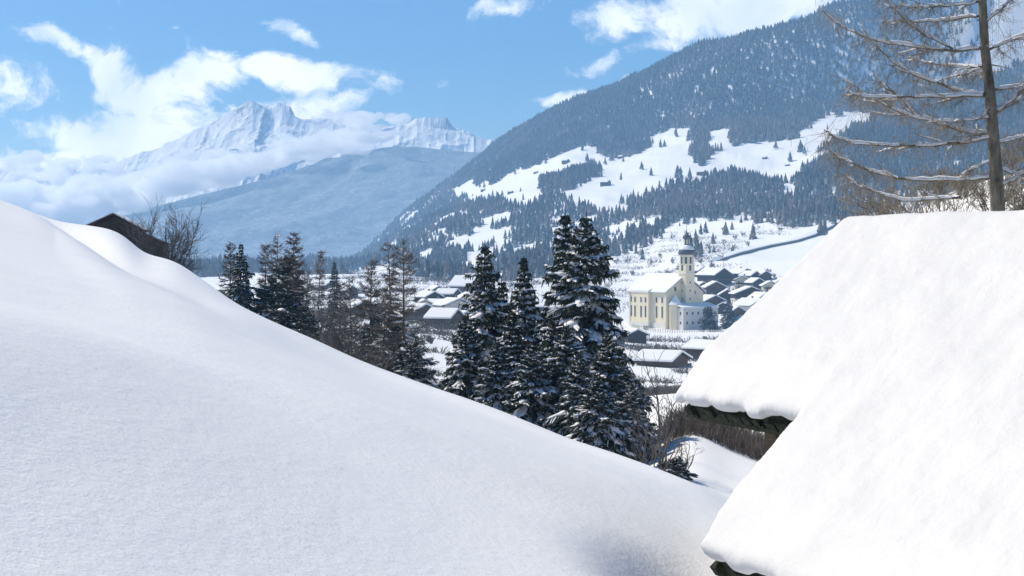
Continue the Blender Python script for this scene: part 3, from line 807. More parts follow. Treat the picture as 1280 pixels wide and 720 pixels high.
def nave(mb):
    ring = [(0, -4), (CW, -4), (CW, CE), (CW / 2, CE + CR), (0, CE)]
    mb.prism([(a, 0, c) for a, c in ring], [(a, CLn, c) for a, c in ring])
cpart('nave_wall', 'plaster_cream', nave)
cpart('chapel_wall', 'plaster_cream', lambda mb: mb.box((-.9, 21, CE / 2 - 2), (2.4, 15, CE + 3.9)))
cpart('pilaster', 'plaster_trim', lambda mb: [mb.box((-.12, yy, CE / 2 - 2), (.5, 1.0, CE + 3.8)) for yy in (.55, 12.6, 30.2, 33.4)])
cpart('cornice', 'plaster_trim', lambda mb: (mb.box((-.25, 6.7, CE - .35), (.9, 13.2, .6)), mb.box((-2.2, 21, CE - .35), (.7, 15.6, .6)), mb.box((-.25, 31.4, CE - .35), (.9, 5, .6))))
cpart('chapel_roof', 'snow_far', lambda mb: mb.prism([(-2.6, 13.1, CE - .02), (.6, 13.1, CE - .02), (.6, 13.1, CE + 1.6), (-2.6, 13.1, CE + .5)], [(-2.6, 28.9, CE - .02), (.6, 28.9, CE - .02), (.6, 28.9, CE + 1.6), (-2.6, 28.9, CE + .5)]))
cpart('base_course', 'plaster_white', lambda mb: (mb.box((-.1, 6.6, 1.3), (.7, 13, 5)), mb.box((-2.12, 21, 1.3), (.5, 15.4, 5)), mb.box((-.1, 31.4, 1.3), (.7, 5.2, 5))))


def nroof(mb):
    hw = CW / 2 + 1.2; s = CR / (CW / 2)
    for sg in (-1, 1):
        A = [(CW / 2, -.9, CE + CR + .1), (CW / 2 + sg * hw, -.9, CE + .1 - 1.2 * s), (CW / 2 + sg * hw, -.9, CE + .4 - 1.2 * s), (CW / 2, -.9, CE + CR + .4)]
        B = [(a, CLn + .9, c) if i in (0, 3) else (a, CLn + .9, c) for i, (a, b, c) in enumerate(A)]
        if sg > 0: A, B = B, A
        mb.prism(A, B)
rf = cpart('nave_roof', 'copper', nroof)


def nsnow(mb):
    hw = CW / 2 + 1.3; s = CR / (CW / 2)
    for sg in (-1, 1):
        A = [(CW / 2, -1, CE + CR + .42), (CW / 2 + sg * hw, -1, CE + .42 - 1.3 * s), (CW / 2 + sg * hw, -1, CE + 1.05 - 1.3 * s), (CW / 2, -1, CE + CR + 1.1)]
        B = [(a, CLn + 1, c) if i in (0, 3) else (a, CLn + 1, c) for i, (a, b, c) in enumerate(A)]
        if sg > 0: A, B = B, A
        mb.prism(A, B)
sn = cpart('roof_snow', 'snow_far', nsnow, rf)
for (yy, zz, hh, ww) in [(y0, z0, h0, 1.25) for y0 in (3.6, 8.6) for (z0, h0) in ((9.6, 6.4), (16.2, 2.9))]:
    cpart('window', 'glass', lambda mb: mb.box((-.02, yy, zz), (.3, ww, hh)))
    cpart('window_surround', 'plaster_trim', lambda mb: mb.box((-.01, yy, zz), (.2, ww + .7, hh + .7)))
for yy in (16, 20, 25.6):
    for (zz, hh) in ((9.6, 6.2), (16.2, 2.9)):
        cpart('window', 'glass', lambda mb: mb.box((-2.12, yy, zz), (.3, 1.25, hh)))
        cpart('window_surround', 'plaster_trim', lambda mb: mb.box((-2.1, yy, zz), (.2, 1.9, hh + .7)))
for (zz, hh) in ((9.6, 6.2), (16.2, 2.9)):
    cpart('window', 'glass', lambda mb: mb.box((-.02, 31.6, zz), (.3, 1.25, hh)))
cpart('gable_window', 'glass', lambda mb: mb.box((6.2, -.02, 22.4), (1.6, .2, 2.2)))
cpart('gable_window', 'glass', lambda mb: mb.box((20, -.02, 20.4), (1.2, .2, 1.8)))
# tower
TX, TY, TS = 13.2, -1.2, 6.2
tw = cpart('tower', 'plaster_cream', lambda mb: mb.box((TX, TY, 16), (TS, TS, 40)))
cpart('cornice', 'plaster_trim', lambda mb: mb.box((TX, TY, 31.0), (TS + .7, TS + .7, .7)), tw)


def oct_ring(r, z, k=8, off=pi / 8): return [(TX + r * cos(2 * pi * i / k + off), TY + r * sin(2 * pi * i / k + off), z) for i in range(k)]
bel = cpart('belfry', 'plaster_cream', lambda mb: mb.prism(oct_ring(3.75, 36), oct_ring(3.75, 41.4)), tw)
cpart('belfry_base', 'plaster_cream', lambda mb: mb.box((TX, TY, 33.8), (TS - .2, TS - .2, 5.2)), tw)
for k in range(8):
    a = 2 * pi * k / 8
    mb = MB(); mb.box((TX + 3.45 * cos(a), TY + 3.45 * sin(a), 38.2), (.4, 1.2, 3.6), a); mb.build('belfry_opening', M['glass'], bel)
for (dx, dy) in ((0, -1), (-1, 0)):
    mb = MB(); mb.box((TX + dx * (TS / 2 - .05), TY + dy * (TS / 2 - .05), 34), (1.5 if dx == 0 else .3, .3 if dx == 0 else 1.5, 3.0)); mb.build('louvred_opening', M['glass'], tw)
    for zz in (17, 21.5, 26):
        mb = MB(); mb.box((TX + dx * (TS / 2), TY + dy * (TS / 2), zz), (.7 if dx == 0 else .2, .2 if dx == 0 else .7, 1.3)); mb.build('window', M['glass'], tw)


def lathe(mb, prof, k=16):
    P = np.array([[(TX + r * cos(2 * pi * i / k), TY + r * sin(2 * pi * i / k), z) for i in range(k)] for r, z in prof]); n = len(prof)
    i = np.arange(n - 1)[:, None] * k; j = np.arange(k)[None]
    q = np.stack([i + j, i + (j + 1) % k, i + k + (j + 1) % k, i + k + j], -1).reshape(-1, 4)
    mb.add(P.reshape(-1, 3), q)
dm = cpart('dome', 'copper', lambda mb: lathe(mb, [(3.6, 41.2), (4.7, 41.5), (4.75, 42.0), (4.5, 43.3), (4.05, 44.2), (3.4, 45.0), (2.4, 45.8), (1.6, 46.3), (1.45, 46.6), (1.45, 50.2), (1.3, 50.3)]), tw)
cpart('dome_snow', 'snow_far', lambda mb: lathe(mb, [(4.2, 44.1), (4.25, 44.5), (3.6, 45.4), (2.5, 46.2), (1.7, 46.7), (1.5, 46.7)]), dm)
cpart('lantern_opening', 'plaster_cream', lambda mb: [mb.box((TX + 1.4 * cos(a), TY + 1.4 * sin(a), 48.5), (.3, .6, 2.4), a) for a in [k * pi / 3 for k in range(6)]], dm)
cpart('lantern_cap', 'copper', lambda mb: lathe(mb, [(1.4, 50.1), (2.2, 50.3), (2.25, 50.9), (1.9, 51.8), (1.0, 52.6), (.45, 53.3), (.25, 54.4), (.05, 56)]), dm)
cpart('cross', 'gold', lambda mb: (mb.box((TX, TY, 57), (.18, .18, 2.4)), mb.box((TX, TY, 57.3), (1.2, .18, .18))), dm)
# two-storey annex and porch
an = cpart('annex', 'plaster_white', lambda mb: mb.box((14.6, -7.6, 4.2), (24.5, 8.2, 16)))
cpart('annex_roof', 'snow_far', lambda mb: mb.prism([(2, -12.1, 12.2), (27.2, -12.1, 12.2), (27.2, -12.1, 12.9), (2, -12.1, 12.9)][::1], [(2, -3.2, 14.2), (27.2, -3.2, 14.2), (27.2, -3.2, 14.9), (2, -3.2, 14.9)]), an)
for zz in (4.2, 9.4):
    for i in range(6):
        mb = MB(); mb.box((5 + i * 3.9, -11.72, zz), (1.1, .16, 1.5)); mb.build('window', M['glass'], an)
    for yy in (-9.5, -5.8):
        mb = MB(); mb.box((2.32, yy, zz), (.16, 1.0, 1.5)); mb.build('window', M['glass'], an)
cpart('annex_band', 'plaster_trim', lambda mb: mb.box((14.6, -7.6, 6.8), (24.9, 8.6, .4)), an)
po = cpart('porch', 'plaster_cream', lambda mb: mb.prism([(3.4 + 3.6 * cos(a), -3.6 + 3.6 * sin(a), -3) for a in np.arange(6) * pi / 3], [(3.4 + 3.6 * cos(a), -3.6 + 3.6 * sin(a), 13.8) for a in np.arange(6) * pi / 3]))
mb = MB(); a6 = np.arange(6) * pi / 3
mb.add([(3.4 + 4.2 * cos(a), -3.6 + 4.2 * sin(a), 13.9) for a in a6] + [(3.4, -3.6, 19.5)], None, [[i, (i + 1) % 6, 6] for i in range(6)])
mb.build('porch_roof', M['snow_far'], po)
# churchyard wall and pickets
fw = empty('churchyard_wall', (0, 0, 0), 0, 'long dark stone wall with snow on top carrying the churchyard fence', 'wall')
path = [(790, 770, 411), (800, 757, 413), (820, 748, 416.5), (850, 745, 418), (905, 742, 418)]
Pw = [Vector(((a - 640) / F * Y, Y, (HZ - b) / F * Y)) for a, Y, b in path]
mb = MB(); ms = MB(); fp = MB(); rail = MB()
for A, B in zip(Pw[:-1], Pw[1:]):
    d = (B - A); n_ = Vector((-d.y, d.x, 0)).normalized() * .4
    mb.prism([A - n_ + Vector((0, 0, -5)), A + n_ + Vector((0, 0, -5)), A + n_, A - n_], [B - n_ + Vector((0, 0, -5)), B + n_ + Vector((0, 0, -5)), B + n_, B - n_])
    n2_ = n_ * 1.5; u_ = Vector((0, 0, .02)); t_ = Vector((0, 0, .42))
    ms.prism([A - n2_ + u_, A + n2_ + u_, A + n2_ * .6 + t_, A - n2_ * .6 + t_], [B - n2_ + u_, B + n2_ + u_, B + n2_ * .6 + t_, B - n2_ * .6 + t_])
mb.build('wall', M['stone'], fw); ms.build('snow_cap', M['snow_far'], fw)
fe = empty('churchyard_fence', Pw[0], 0, 'light picket fence standing on the churchyard wall before the church', 'fence')
k = 0
for A, B in zip(Pw[:-1], Pw[1:]):
    ln_ = (B - A).length; nn = int(ln_ / 1.25)
    for i in range(nn):
        Q = A.lerp(B, i / nn) - Pw[0] + Vector((0, 1.2, 0)); fp.box((Q.x, Q.y, 1.2), (.34, .2, 2.4)) if False else fp.box((Q.x, Q.y, Q.z + 1.3), (.36, .2, 2.4))
    a_ = A - Pw[0] + Vector((0, 1.4, 1.8)); b_ = B - Pw[0] + Vector((0, 1.4, 1.8)); rail.tube([a_, b_], [.12, .12], 4)
fp.build('pickets', M['plaster_trim'], fe); rail.build('rail', M['plaster_trim'], fe)

# road retaining wall crossing the snowfield
pts_w = [(905, 326), (925, 319), (945, 314), (963, 309.5), (980, 306.5), (997, 303), (1018, 296.5), (1035, 288), (1052, 279.5), (1068, 272)]
PW = [spot(a, b, 900) for a, b in pts_w]
mb = MB(); ms = MB()
for A, B in zip(PW[:-1], PW[1:]):
    d = B - A; n_ = Vector((-d.y, d.x, 0)).normalized()
    if n_.y < 0: n_ = -n_
    h = Vector((0, 0, 2.1)); dn = Vector((0, 0, -4))
    mb.prism([A + dn, A + n_ + dn, A + n_ + h, A + h], [B + dn, B + n_ + dn, B + n_ + h, B + h])
    ms.prism([A - n_ * .2 + h * 1.01, A + n_ * 16 + dn, A + n_ * 8 + h + Vector((0, 0, .9)), A + h * 1.3], [B - n_ * .2 + h * 1.01, B + n_ * 16 + dn, B + n_ * 8 + h + Vector((0, 0, .9)), B + h * 1.3])
rw = empty('road_wall', (0, 0, 0), 0, 'grey-brown retaining wall of the hillside road running up right of the village', 'wall')
mb.build('masonry', M['stone'], rw); ms.build('ploughed_snow', M['snow_far'], rw)


# ------------------------------------------------------------------ detailed trees
def bez(p0, dirs, L, k):
    """points along changing directions"""
    P = [np.array(p0, float)]
    for i in range(k): P.append(P[-1] + dirs[i] * L / k)
    return np.array(P)


def spruce(px, ptop, Y, width_px, label, group, seed, snow=1.0, dense=1.0, name='snowy_spruce', shape=.95, minz=.04, mat='needles', zbase=None):
    x0 = (px - 640) / F * Y; zt = (HZ - ptop) / F * Y
    zb = gz(x0, Y) - .1 if zbase is None else zbase
    H = zt - zb; R = width_px / F * Y / 2 * 1.85
    root = empty(name, (x0, Y, zb), 0, label, 'tree', group)
    r = np.random.default_rng(seed)
    tr = MB(); tr.tube([(0, 0, -.3), (0, 0, H * .4), (0, 0, H * .8), (0, 0, H)], [H * .014 + .02, H * .01 + .01, .025, .008], 7); tr.build('trunk', M['bark'], root, True)
    cr = MB(); sn = MB()
    zz = minz * H; segs = 7
    s = H / 12.0
    cr.tube([(0, 0, H * .9), (0, 0, H)], [.05 * s, .012 * s], 4)
    ph = r.uniform(0, 6.28, 6)
    while zz < H * .975:
        t = zz / H
        nb = int(r.integers(6, 10)) if t < .88 else 4
        wh = r.uniform(.82, 1.15)
        a0 = r.uniform(0, 6.28)
        for i in range(nb):
            az = a0 + 2 * pi * i / nb + r.normal(0, .22)
            Lb = (R * (1 - t) ** shape * r.uniform(.6, 1.15) * wh * (1 + .22 * sin(t * 23 + ph[0] + 2 * sin(az + ph[1])) * sin(2 * az + ph[2] + t * 9)) + .04 * s)
            if r.random() < .08: Lb *= .55
            pit = radians(np.interp(t, [0, .5, .85, 1], [-12, -2, 24, 60]) + r.normal(0, 6))
            droop = radians(np.interp(t, [0, .6, 1], [34, 28, 8])) * r.uniform(.7, 1.3)
            dirs = []
            for k in range(segs):
                u = k / segs; p = pit - droop * sin(u * pi * .9) + radians(16) * u * u
                dirs.append(np.array([cos(az) * cos(p), sin(az) * cos(p), sin(p)]))
            P = bez((0, 0, zz), dirs, Lb, segs)
            cr.tube(P, np.linspace(.035 * s + .012, .008, segs + 1), 3, False)
            side = np.array([-sin(az), cos(az), 0])
            # side twigs
            nt_ = int(max(7, Lb / s * 21 * dense))
            u = np.sort(r.uniform(.12, 1.0, nt_)); seg = np.minimum((u * segs).astype(int), segs - 1); fr = u * segs - seg
            B0 = P[seg] * (1 - fr)[:, None] + P[seg + 1] * fr[:, None]
            D = np.array(dirs)[seg]; sg = np.where(r.random(nt_) < .5, -1, 1)[:, None]
            tl = (Lb * .42 * np.sin(np.clip(u * .8 + .18, 0, 1) * pi) ** .8 + .12 * s) * r.uniform(.6, 1.15, nt_)
            TD = D * r.uniform(.45, 1.0, nt_)[:, None] + side * sg * r.uniform(.5, 1, nt_)[:, None]
            TD /= np.linalg.norm(TD, axis=1)[:, None]
            dr = r.uniform(.15, .6, nt_)
            P1 = B0 + TD * (tl * .5)[:, None] - np.array([0, 0, 1]) * (tl * .10 * dr)[:, None]
            P2 = B0 + TD * (tl)[:, None] - np.array([0, 0, 1]) * (tl * .42 * dr)[:, None]
            RB = np.stack([B0, P1, P2], 1)
            wd = np.stack([np.full(nt_, .10), np.full(nt_, .12), np.full(nt_, .03)], 1) * (s ** .6)
            cr.ribbons(RB, wd, r); cr.ribbons(RB + r.normal(0, .02 * s, (nt_, 1, 3)), wd, r)
            # hanging sub-twigs give the branch body
            nh = int(nt_ * 1.3); j = r.integers(0, nt_, nh); f = r.uniform(.15, 1, nh)[:, None]
            Q0 = B0[j] * (1 - f) + P2[j] * f
            Q1 = Q0 + TD[j] * (.1 * s) + r.normal(0, .05 * s, (nh, 3)) - np.array([0, 0, 1]) * (r.uniform(.08, .3, nh) * s)[:, None]
            cr.ribbons(np.stack([Q0, Q1], 1), np.stack([np.full(nh, .09), np.full(nh, .03)], 1) * (s ** .6), r)
            # snow pads
            if r.random() < .9 * snow and Lb > .25 * s:
                u0 = r.uniform(.15, .3); k = 9; us = np.linspace(u0, r.uniform(.86, 1.02), k); sg2 = np.clip((us * segs).astype(int), 0, segs - 1); fr2 = us * segs - sg2
                C = P[sg2] * (1 - fr2)[:, None] + P[sg2 + 1] * fr2[:, None]
                wv = Lb * .13 * np.sin(np.linspace(.12, .93, k) * pi) ** .6 * r.uniform(.6, 1.3, k) + .035 * s
                hv = (.05 * s + wv * .32) * r.uniform(.8, 1.2, k); hv[0] *= .3; hv[-1] *= .35
                pad(sn, C, wv, hv, side, .03 * s)
            ns = int(nt_ * .26 * snow)
            if ns and Lb > .4 * s:
                j = r.choice(nt_, ns, replace=False)
                for q in j:
                    C = np.array([B0[q] * (1 - f) + P1[q] * 2 * f * (1 - f) + P2[q] * f * f + B0[q] * 0 for f in (0,)])
                    fs = np.linspace(.15, .98, 5)[:, None]
                    C = B0[q] * (1 - fs) ** 2 + 2 * fs * (1 - fs) * P1[q] + fs ** 2 * P2[q]
                    sd = np.cross(TD[q], [0, 0, 1.0]); sd /= np.linalg.norm(sd) + 1e-6
                    w_ = r.uniform(.05, .1) * s; hv = np.array([.3, 1, 1, .9, .3]) * .055 * s
                    pad(sn, C, np.array([.5, 1, 1.1, .9, .4]) * w_, hv, sd, .02 * s)
        zz += s * np.interp(t, [0, .6, 1], [.5, .38, .24]) * r.uniform(.8, 1.2)
    cr.build('crown', M[mat], root)
    if sn.v: sn.build('snow_load', M['snow_branch'], root, True)
    return root


def pad(mb, C, wv, hv, side, lift):
    """lumpy strip of snow lying on a branch: half-round section"""
    k = len(C); a = np.array([0, .22, .5, .78, 1]) * pi
    V = C[:, None, :] + side[None, None] * (np.cos(a)[None, :, None] * wv[:, None, None]) + np.array([0, 0, 1.0]) * (np.sin(a)[None, :, None] * hv[:, None, None] + lift)
    V[:, (0, -1), 2] -= .35 * wv[:, None]
    i = np.arange(k - 1)[:, None] * 5; j = np.arange(5)[None]
    q = np.stack([i + j, i + (j + 1) % 5, i + 5 + (j + 1) % 5, i + 5 + j], -1).reshape(-1, 4)
    mb.add(V.reshape(-1, 3), q, [[0, 1, 2], [0, 2, 3], [0, 3, 4], [(k - 1) * 5, (k - 1) * 5 + 2, (k - 1) * 5 + 1], [(k - 1) * 5, (k - 1) * 5 + 3, (k - 1) * 5 + 2], [(k - 1) * 5, (k - 1) * 5 + 4, (k - 1) * 5 + 3]])


def bare_larch(px, ptop, Y, width_px, label, group, seed, snow=.4, name='bare_larch', crown0=.12, tw=.02, dens=1.0, mat='twig', shape=.7, lowbranch=None):
    x0 = (px - 640) / F * Y; zt = (HZ - ptop) / F * Y; zb = gz(x0, Y) - .1
    H = zt - zb; R = width_px / F * Y / 2; s = H / 14.0
    root = empty(name, (x0, Y, zb), 0, label, 'tree', group); r = np.random.default_rng(seed)
    lean = r.normal(0, .02, 2) * H
    tz = np.linspace(0, 1, 7); TP = np.stack([lean[0] * tz ** 2, lean[1] * tz ** 2, H * tz - .2 * (1 - tz)], 1)
    tr = MB(); tr.tube(TP, np.interp(tz, [0, .1, 1], [H * .014 + .03, H * .011 + .02, .012]), 7)
    cr = MB(); sn = MB(); zz = crown0 * H; segs = 6
    while zz < H * .98:
        t = zz / H; b0 = np.array([lean[0] * t * t, lean[1] * t * t, zz])
        for i in range(int(r.integers(3, 6))):
            az = r.uniform(0, 6.28); Lb = (R * (1 - (t - crown0) / (1 - crown0) * .93) ** shape * (.65 + .35 * min(1, (t - crown0) * 6 + .2))) * r.uniform(.6, 1.1) + .1 * s
            pit = radians(np.interp(t, [0, .5, 1], [-16, 0, 34]) + r.normal(0, 8)); dirs = []
            for k in range(segs):
                u = k / segs; p = pit - radians(14) * sin(u * pi) + radians(26) * u * u
                dirs.append(np.array([cos(az + .1 * u) * cos(p), sin(az + .1 * u) * cos(p), sin(p)]))
            P = bez(b0, dirs, Lb, segs); cr.tube(P, np.linspace(.03 * s + .008, .006 + tw * .25, segs + 1), 3, False)
            side = np.array([-sin(az), cos(az), 0])
            tw_ = tw; nt_ = int(max(6, Lb / s * 17 * dens)); u = np.sort(r.uniform(.15, 1.0, nt_)); seg = np.minimum((u * segs).astype(int), segs - 1); fr = u * segs - seg
            B0 = P[seg] * (1 - fr)[:, None] + P[seg + 1] * fr[:, None]; D = np.array(dirs)[seg]; sg = np.where(r.random(nt_) < .5, -1, 1)[:, None]
            tl = (Lb * .32 * (1.1 - u * .7) + .2 * s) * r.uniform(.5, 1.2, nt_)
            TD = D + side * sg * r.uniform(.3, 1, nt_)[:, None] + r.normal(0, .2, (nt_, 3)); TD /= np.linalg.norm(TD, axis=1)[:, None]
            P1 = B0 + TD * (tl * .5)[:, None] + r.normal(0, .03 * s, (nt_, 3)); P2 = P1 + (TD + [0, 0, .25] + r.normal(0, .2, (nt_, 3))) * (tl * .5)[:, None]
            cr.ribbons(np.stack([B0, P1, P2], 1), np.array([tw * .9, tw * .7, tw * .4])[None].repeat(nt_, 0), r)
            nh = int(nt_ * 1.8); j = r.integers(0, nt_, nh); f = r.uniform(.1, 1, nh)[:, None]
            Q0 = B0[j] * (1 - f) + P2[j] * f; Q1 = Q0 + (TD[j] * .5 + r.normal(0, .6, (nh, 3))) * (r.uniform(.15, .45, nh) * s)[:, None]
            cr.ribbons(np.stack([Q0, Q1], 1), np.array([tw * .7, tw * .4])[None].repeat(nh, 0), r)
            if r.random() < snow * (1 - t * .7) and Lb > .3 * s:
                k = 7; us = np.linspace(.08, .92, k); sg2 = np.clip((us * segs).astype(int), 0, segs - 1); fr2 = us * segs - sg2
                C = P[sg2] * (1 - fr2)[:, None] + P[sg2 + 1] * fr2[:, None]
                pad(sn, C, np.array([.4, 1, 1.1, .9, 1, .7, .3]) * (.05 * s + tw), np.array([.4, 1, .8, 1.1, .9, .8, .3]) * (.05 * s + tw), side, .02 * s)
        zz += s * .42 * r.uniform(.6, 1.3)
    tr.build('trunk', M['bark'], root, True); cr.build('crown', M[mat], root)
    if sn.v: sn.build('snow_load', M['snow_branch'], root, True)
    return root


def bare_bush(px, ptop, Y, width_px, label, group, seed, stems=7, tw=.02, mat='twig_dark', name='bare_shrub', cat='shrub', spread=.5, dens=1.0, trunk_h=.0):
    """leafless branching shrub or small tree"""
    x0 = (px - 640) / F * Y; zt = (HZ - ptop) / F * Y; zb = gz(x0, Y) - .1; H = max(zt - zb, .5); R = width_px / F * Y / 2
    root = empty(name, (x0, Y, zb), 0, label, cat, group); r = np.random.default_rng(seed)
    br = MB(); tg = MB()

    def grow(p, d, L, rad, lev):
        k = 5; P = [p]; dd = d.copy()
        for _ in range(k):
            dd = dd + r.normal(0, .13, 3) + [0, 0, .07]; dd /= np.linalg.norm(dd); P.append(P[-1] + dd * L / k)
        P = np.array(P)
        if lev < 2: br.tube(P, np.linspace(rad, rad * .45, k + 1), 5 if lev == 0 else 3, False)
        else: tg.ribbons(P[None], np.linspace(rad * 2, rad, k + 1)[None], r)
        if lev >= 3: return
        for _ in range(int((4, 5, 5)[lev] * dens + r.random())):
            i = int(r.integers(1, k + 1)); side = r.normal(0, 1, 3); side -= side @ dd * dd; side /= np.linalg.norm(side)
            nd = dd * .75 + side * r.uniform(.4, .9); nd[2] = abs(nd[2]) * .8 + nd[2] * .2; nd /= np.linalg.norm(nd)
            grow(P[i], nd, L * r.uniform(.42, .68), max(rad * .5, tw * .5), lev + 1)
    for i in range(stems):
        a = r.uniform(0, 6.28); q = r.uniform(0, 1) ** .7; d = np.array([cos(a) * spread * q, sin(a) * spread * q, 1.0]); d /= np.linalg.norm(d)
        grow(np.array([cos(a) * R * .12, sin(a) * R * .12, 0]), d, H * r.uniform(.45, .68), max(H * .011, tw * .8), 0)
    br.build('stems', M['bark'] if mat != 'twig_dark' else M['twig_dark'], root); tg.build('twigs', M[mat], root)
    return root


G1 = 'dark snow-laden spruces beyond the near slope'
spruce(733, 265, 64, 134, 'tallest and darkest snow-laden spruce at the middle of the view', G1, 1, dense=1.25)
spruce(707, 262, 72, 92, 'tall slender spruce just behind the left side of the tallest one', G1, 2, snow=.8)
spruce(606, 300, 72, 100, 'snowy spruce leftmost of the dark spruces beyond the slope', G1, 3)
spruce(627, 345, 76, 70, 'smaller reddish spruce close to the right of the leftmost dark spruce', G1, 4, snow=.8)
spruce(655, 316, 66, 86, 'thin-topped spruce standing between the leftmost and the tallest one', G1, 5, snow=1.0, shape=1.1)
G2 = 'young spruces with snow hats at the foot of the tall ones'
spruce(690, 398, 58, 80, 'young spruce with rounded snow hat left of the tallest trunk', G2, 6, dense=1.1)
spruce(722, 442, 53, 80, 'young spruce with thick snow cap before the tallest spruce', G2, 7, dense=1.1)
spruce(760, 415, 58, 100, 'bushy spruce right under the tallest one, broad dark boughs', G2, 8, dense=1.2)
spruce(664, 430, 56, 90, 'young spruce with white boughs in front of the thin-topped one', G2, 9, dense=1.1)
spruce(622, 425, 62, 86, 'young spruce at the edge of the slope under the leftmost spruce', G2, 10)
spruce(790, 478, 56, 70, 'low blue-shaded snowy spruce right of the group beside bare saplings', G2, 11, snow=1.3)
spruce(843, 577, 44.5, 40, 'small snow-buried spruce bush at the foot of the bare saplings', G2, 12, snow=1.6, shape=.5, name='spruce_bush')
spruce(582, 392, 66, 84, 'young spruce on the left flank of the leftmost dark spruce', G2, 13, snow=.9)
spruce(640, 388, 64, 80, 'middle-sized spruce filling the gap left of the thin-topped one', G2, 14, snow=.9)
spruce(708, 402, 56, 96, 'dense young spruce just left of the tallest trunk base', G2, 15, dense=1.2)
spruce(745, 470, 51, 84, 'lowest young spruce touching the snow edge below the tallest one', G2, 16, dense=1.2)
spruce(775, 432, 62, 70, 'right-hand spruce of the group leaning towards the saplings', G2, 17, dense=1.2)
G3 = 'bare saplings between the spruces and the near hut'
for i, (a, b, Yq, w, lab) in enumerate([(822, 436, 46, 36, 'tallest leafless sapling with forked crown in front of the snowfield'), (806, 470, 47, 34, 'leafless sapling nearest to the dark spruces'), (832, 452, 50, 40, 'slim leafless sapling leaning towards the hut eave'),
                                        (815, 500, 44, 44, 'low leafless bush among the saplings'), (848, 520, 45, 40, 'spreading leafless bush right of the saplings'), (796, 452, 54, 40, 'grey leafless sapling half behind the blue-shaded spruce')]):
    bare_bush(a, b, Yq, w, lab, G3, 100 + i, stems=2 if b < 480 else 4, tw=.012, mat='twig_dark', name='bare_sapling', cat='sapling', spread=.3 if b < 480 else .9, dens=.75)

G4 = 'trees on the left rim of the valley'
bare_larch(287, 304, 130, 40, 'brown bare larch at the left edge of the left tree group', G4, 21, snow=.5, tw=.05)
spruce(301, 303, 128, 44, 'dark narrow spruce, first dark tree of the left group', G4, 22, snow=.5)
bare_larch(331, 303, 140, 40, 'bare larch just right of the first dark spruce', G4, 23, tw=.05, dens=1.2)
bare_larch(343, 292, 150, 34, 'thin tall bare larch behind the left group', G4, 24, tw=.05)
bare_larch(366, 290, 135, 52, 'tallest bare larch of the left group with dense crown', G4, 25, tw=.06, dens=1.4)
spruce(361, 318, 137, 48, 'greenish spruce inside the dense crown of the tallest left larch', G4, 26, snow=.3, shape=.6)
spruce(341, 347, 128, 54, 'low broad dark spruce in the middle of the left group', G4, 27, snow=.4, shape=.6)
spruce(357, 360, 124, 50, 'dark spruce low on the rim right of the broad one', G4, 28, snow=.4, shape=.6)
spruce(382, 383, 120, 36, 'small dark spruce at the right end of the left group', G4, 29, snow=.4, shape=.6)
bare_larch(397, 312, 230, 22, 'slim bare larch alone between the two tree groups', G4, 30, tw=.08, dens=1.4)
spruce(418, 324, 300, 22, 'small far dark spruce alone between the two tree groups', G4, 31, snow=.3)
bare_larch(382, 335, 150, 34, 'short bare larch beside the small dark spruce', G4, 32, tw=.05)
G5 = 'bare larches above a dark thicket in the middle distance'
bare_larch(463, 321, 112, 56, 'left bare larch of the middle group, grey-brown crown', G5, 33, tw=.045, dens=1.3)
bare_larch(505, 297, 104, 72, 'tall bare larch with upturned snowy boughs, right of the middle group', G5, 34, snow=.95, tw=.04, dens=1.2)
bare_larch(490, 302, 114, 46, 'bare larch close behind the left side of the tall one', G5, 35, tw=.045)
bare_larch(440, 345, 118, 40, 'short bare larch leftmost of the middle group', G5, 36, tw=.045, snow=.7)
bare_larch(424, 352, 122, 40, 'thin bare larch over the terraces left of the middle group', G5, 37, tw=.045, snow=.5)
bare_larch(478, 368, 104, 60, 'low bare larch with snowy lower boughs amid the thicket', G5, 38, tw=.045, snow=.9)
spruce(492, 392, 108, 58, 'dark low spruce under the tall bare larch', G5, 39, snow=.7, shape=.5)
spruce(470, 398, 112, 46, 'dark low spruce at the foot of the left bare larch', G5, 40, snow=.6, shape=.5)
spruce(515, 428, 100, 52, 'dark spruce boughs just above the snow rim right of the tall larch', G5, 41, snow=.8, shape=.5)
for i, (a, b, Yq) in enumerate([(400, 372, 118), (412, 385, 112), (432, 392, 108), (446, 400, 104), (408, 360, 135), (455, 420, 98)]):
    bare_bush(a, b, Yq, 40, 'leafless grey shrub among the thin trees left of the middle group', 'leafless shrubs on the rim', 200 + i, stems=6, tw=.04, mat='twig_dark', spread=.7)

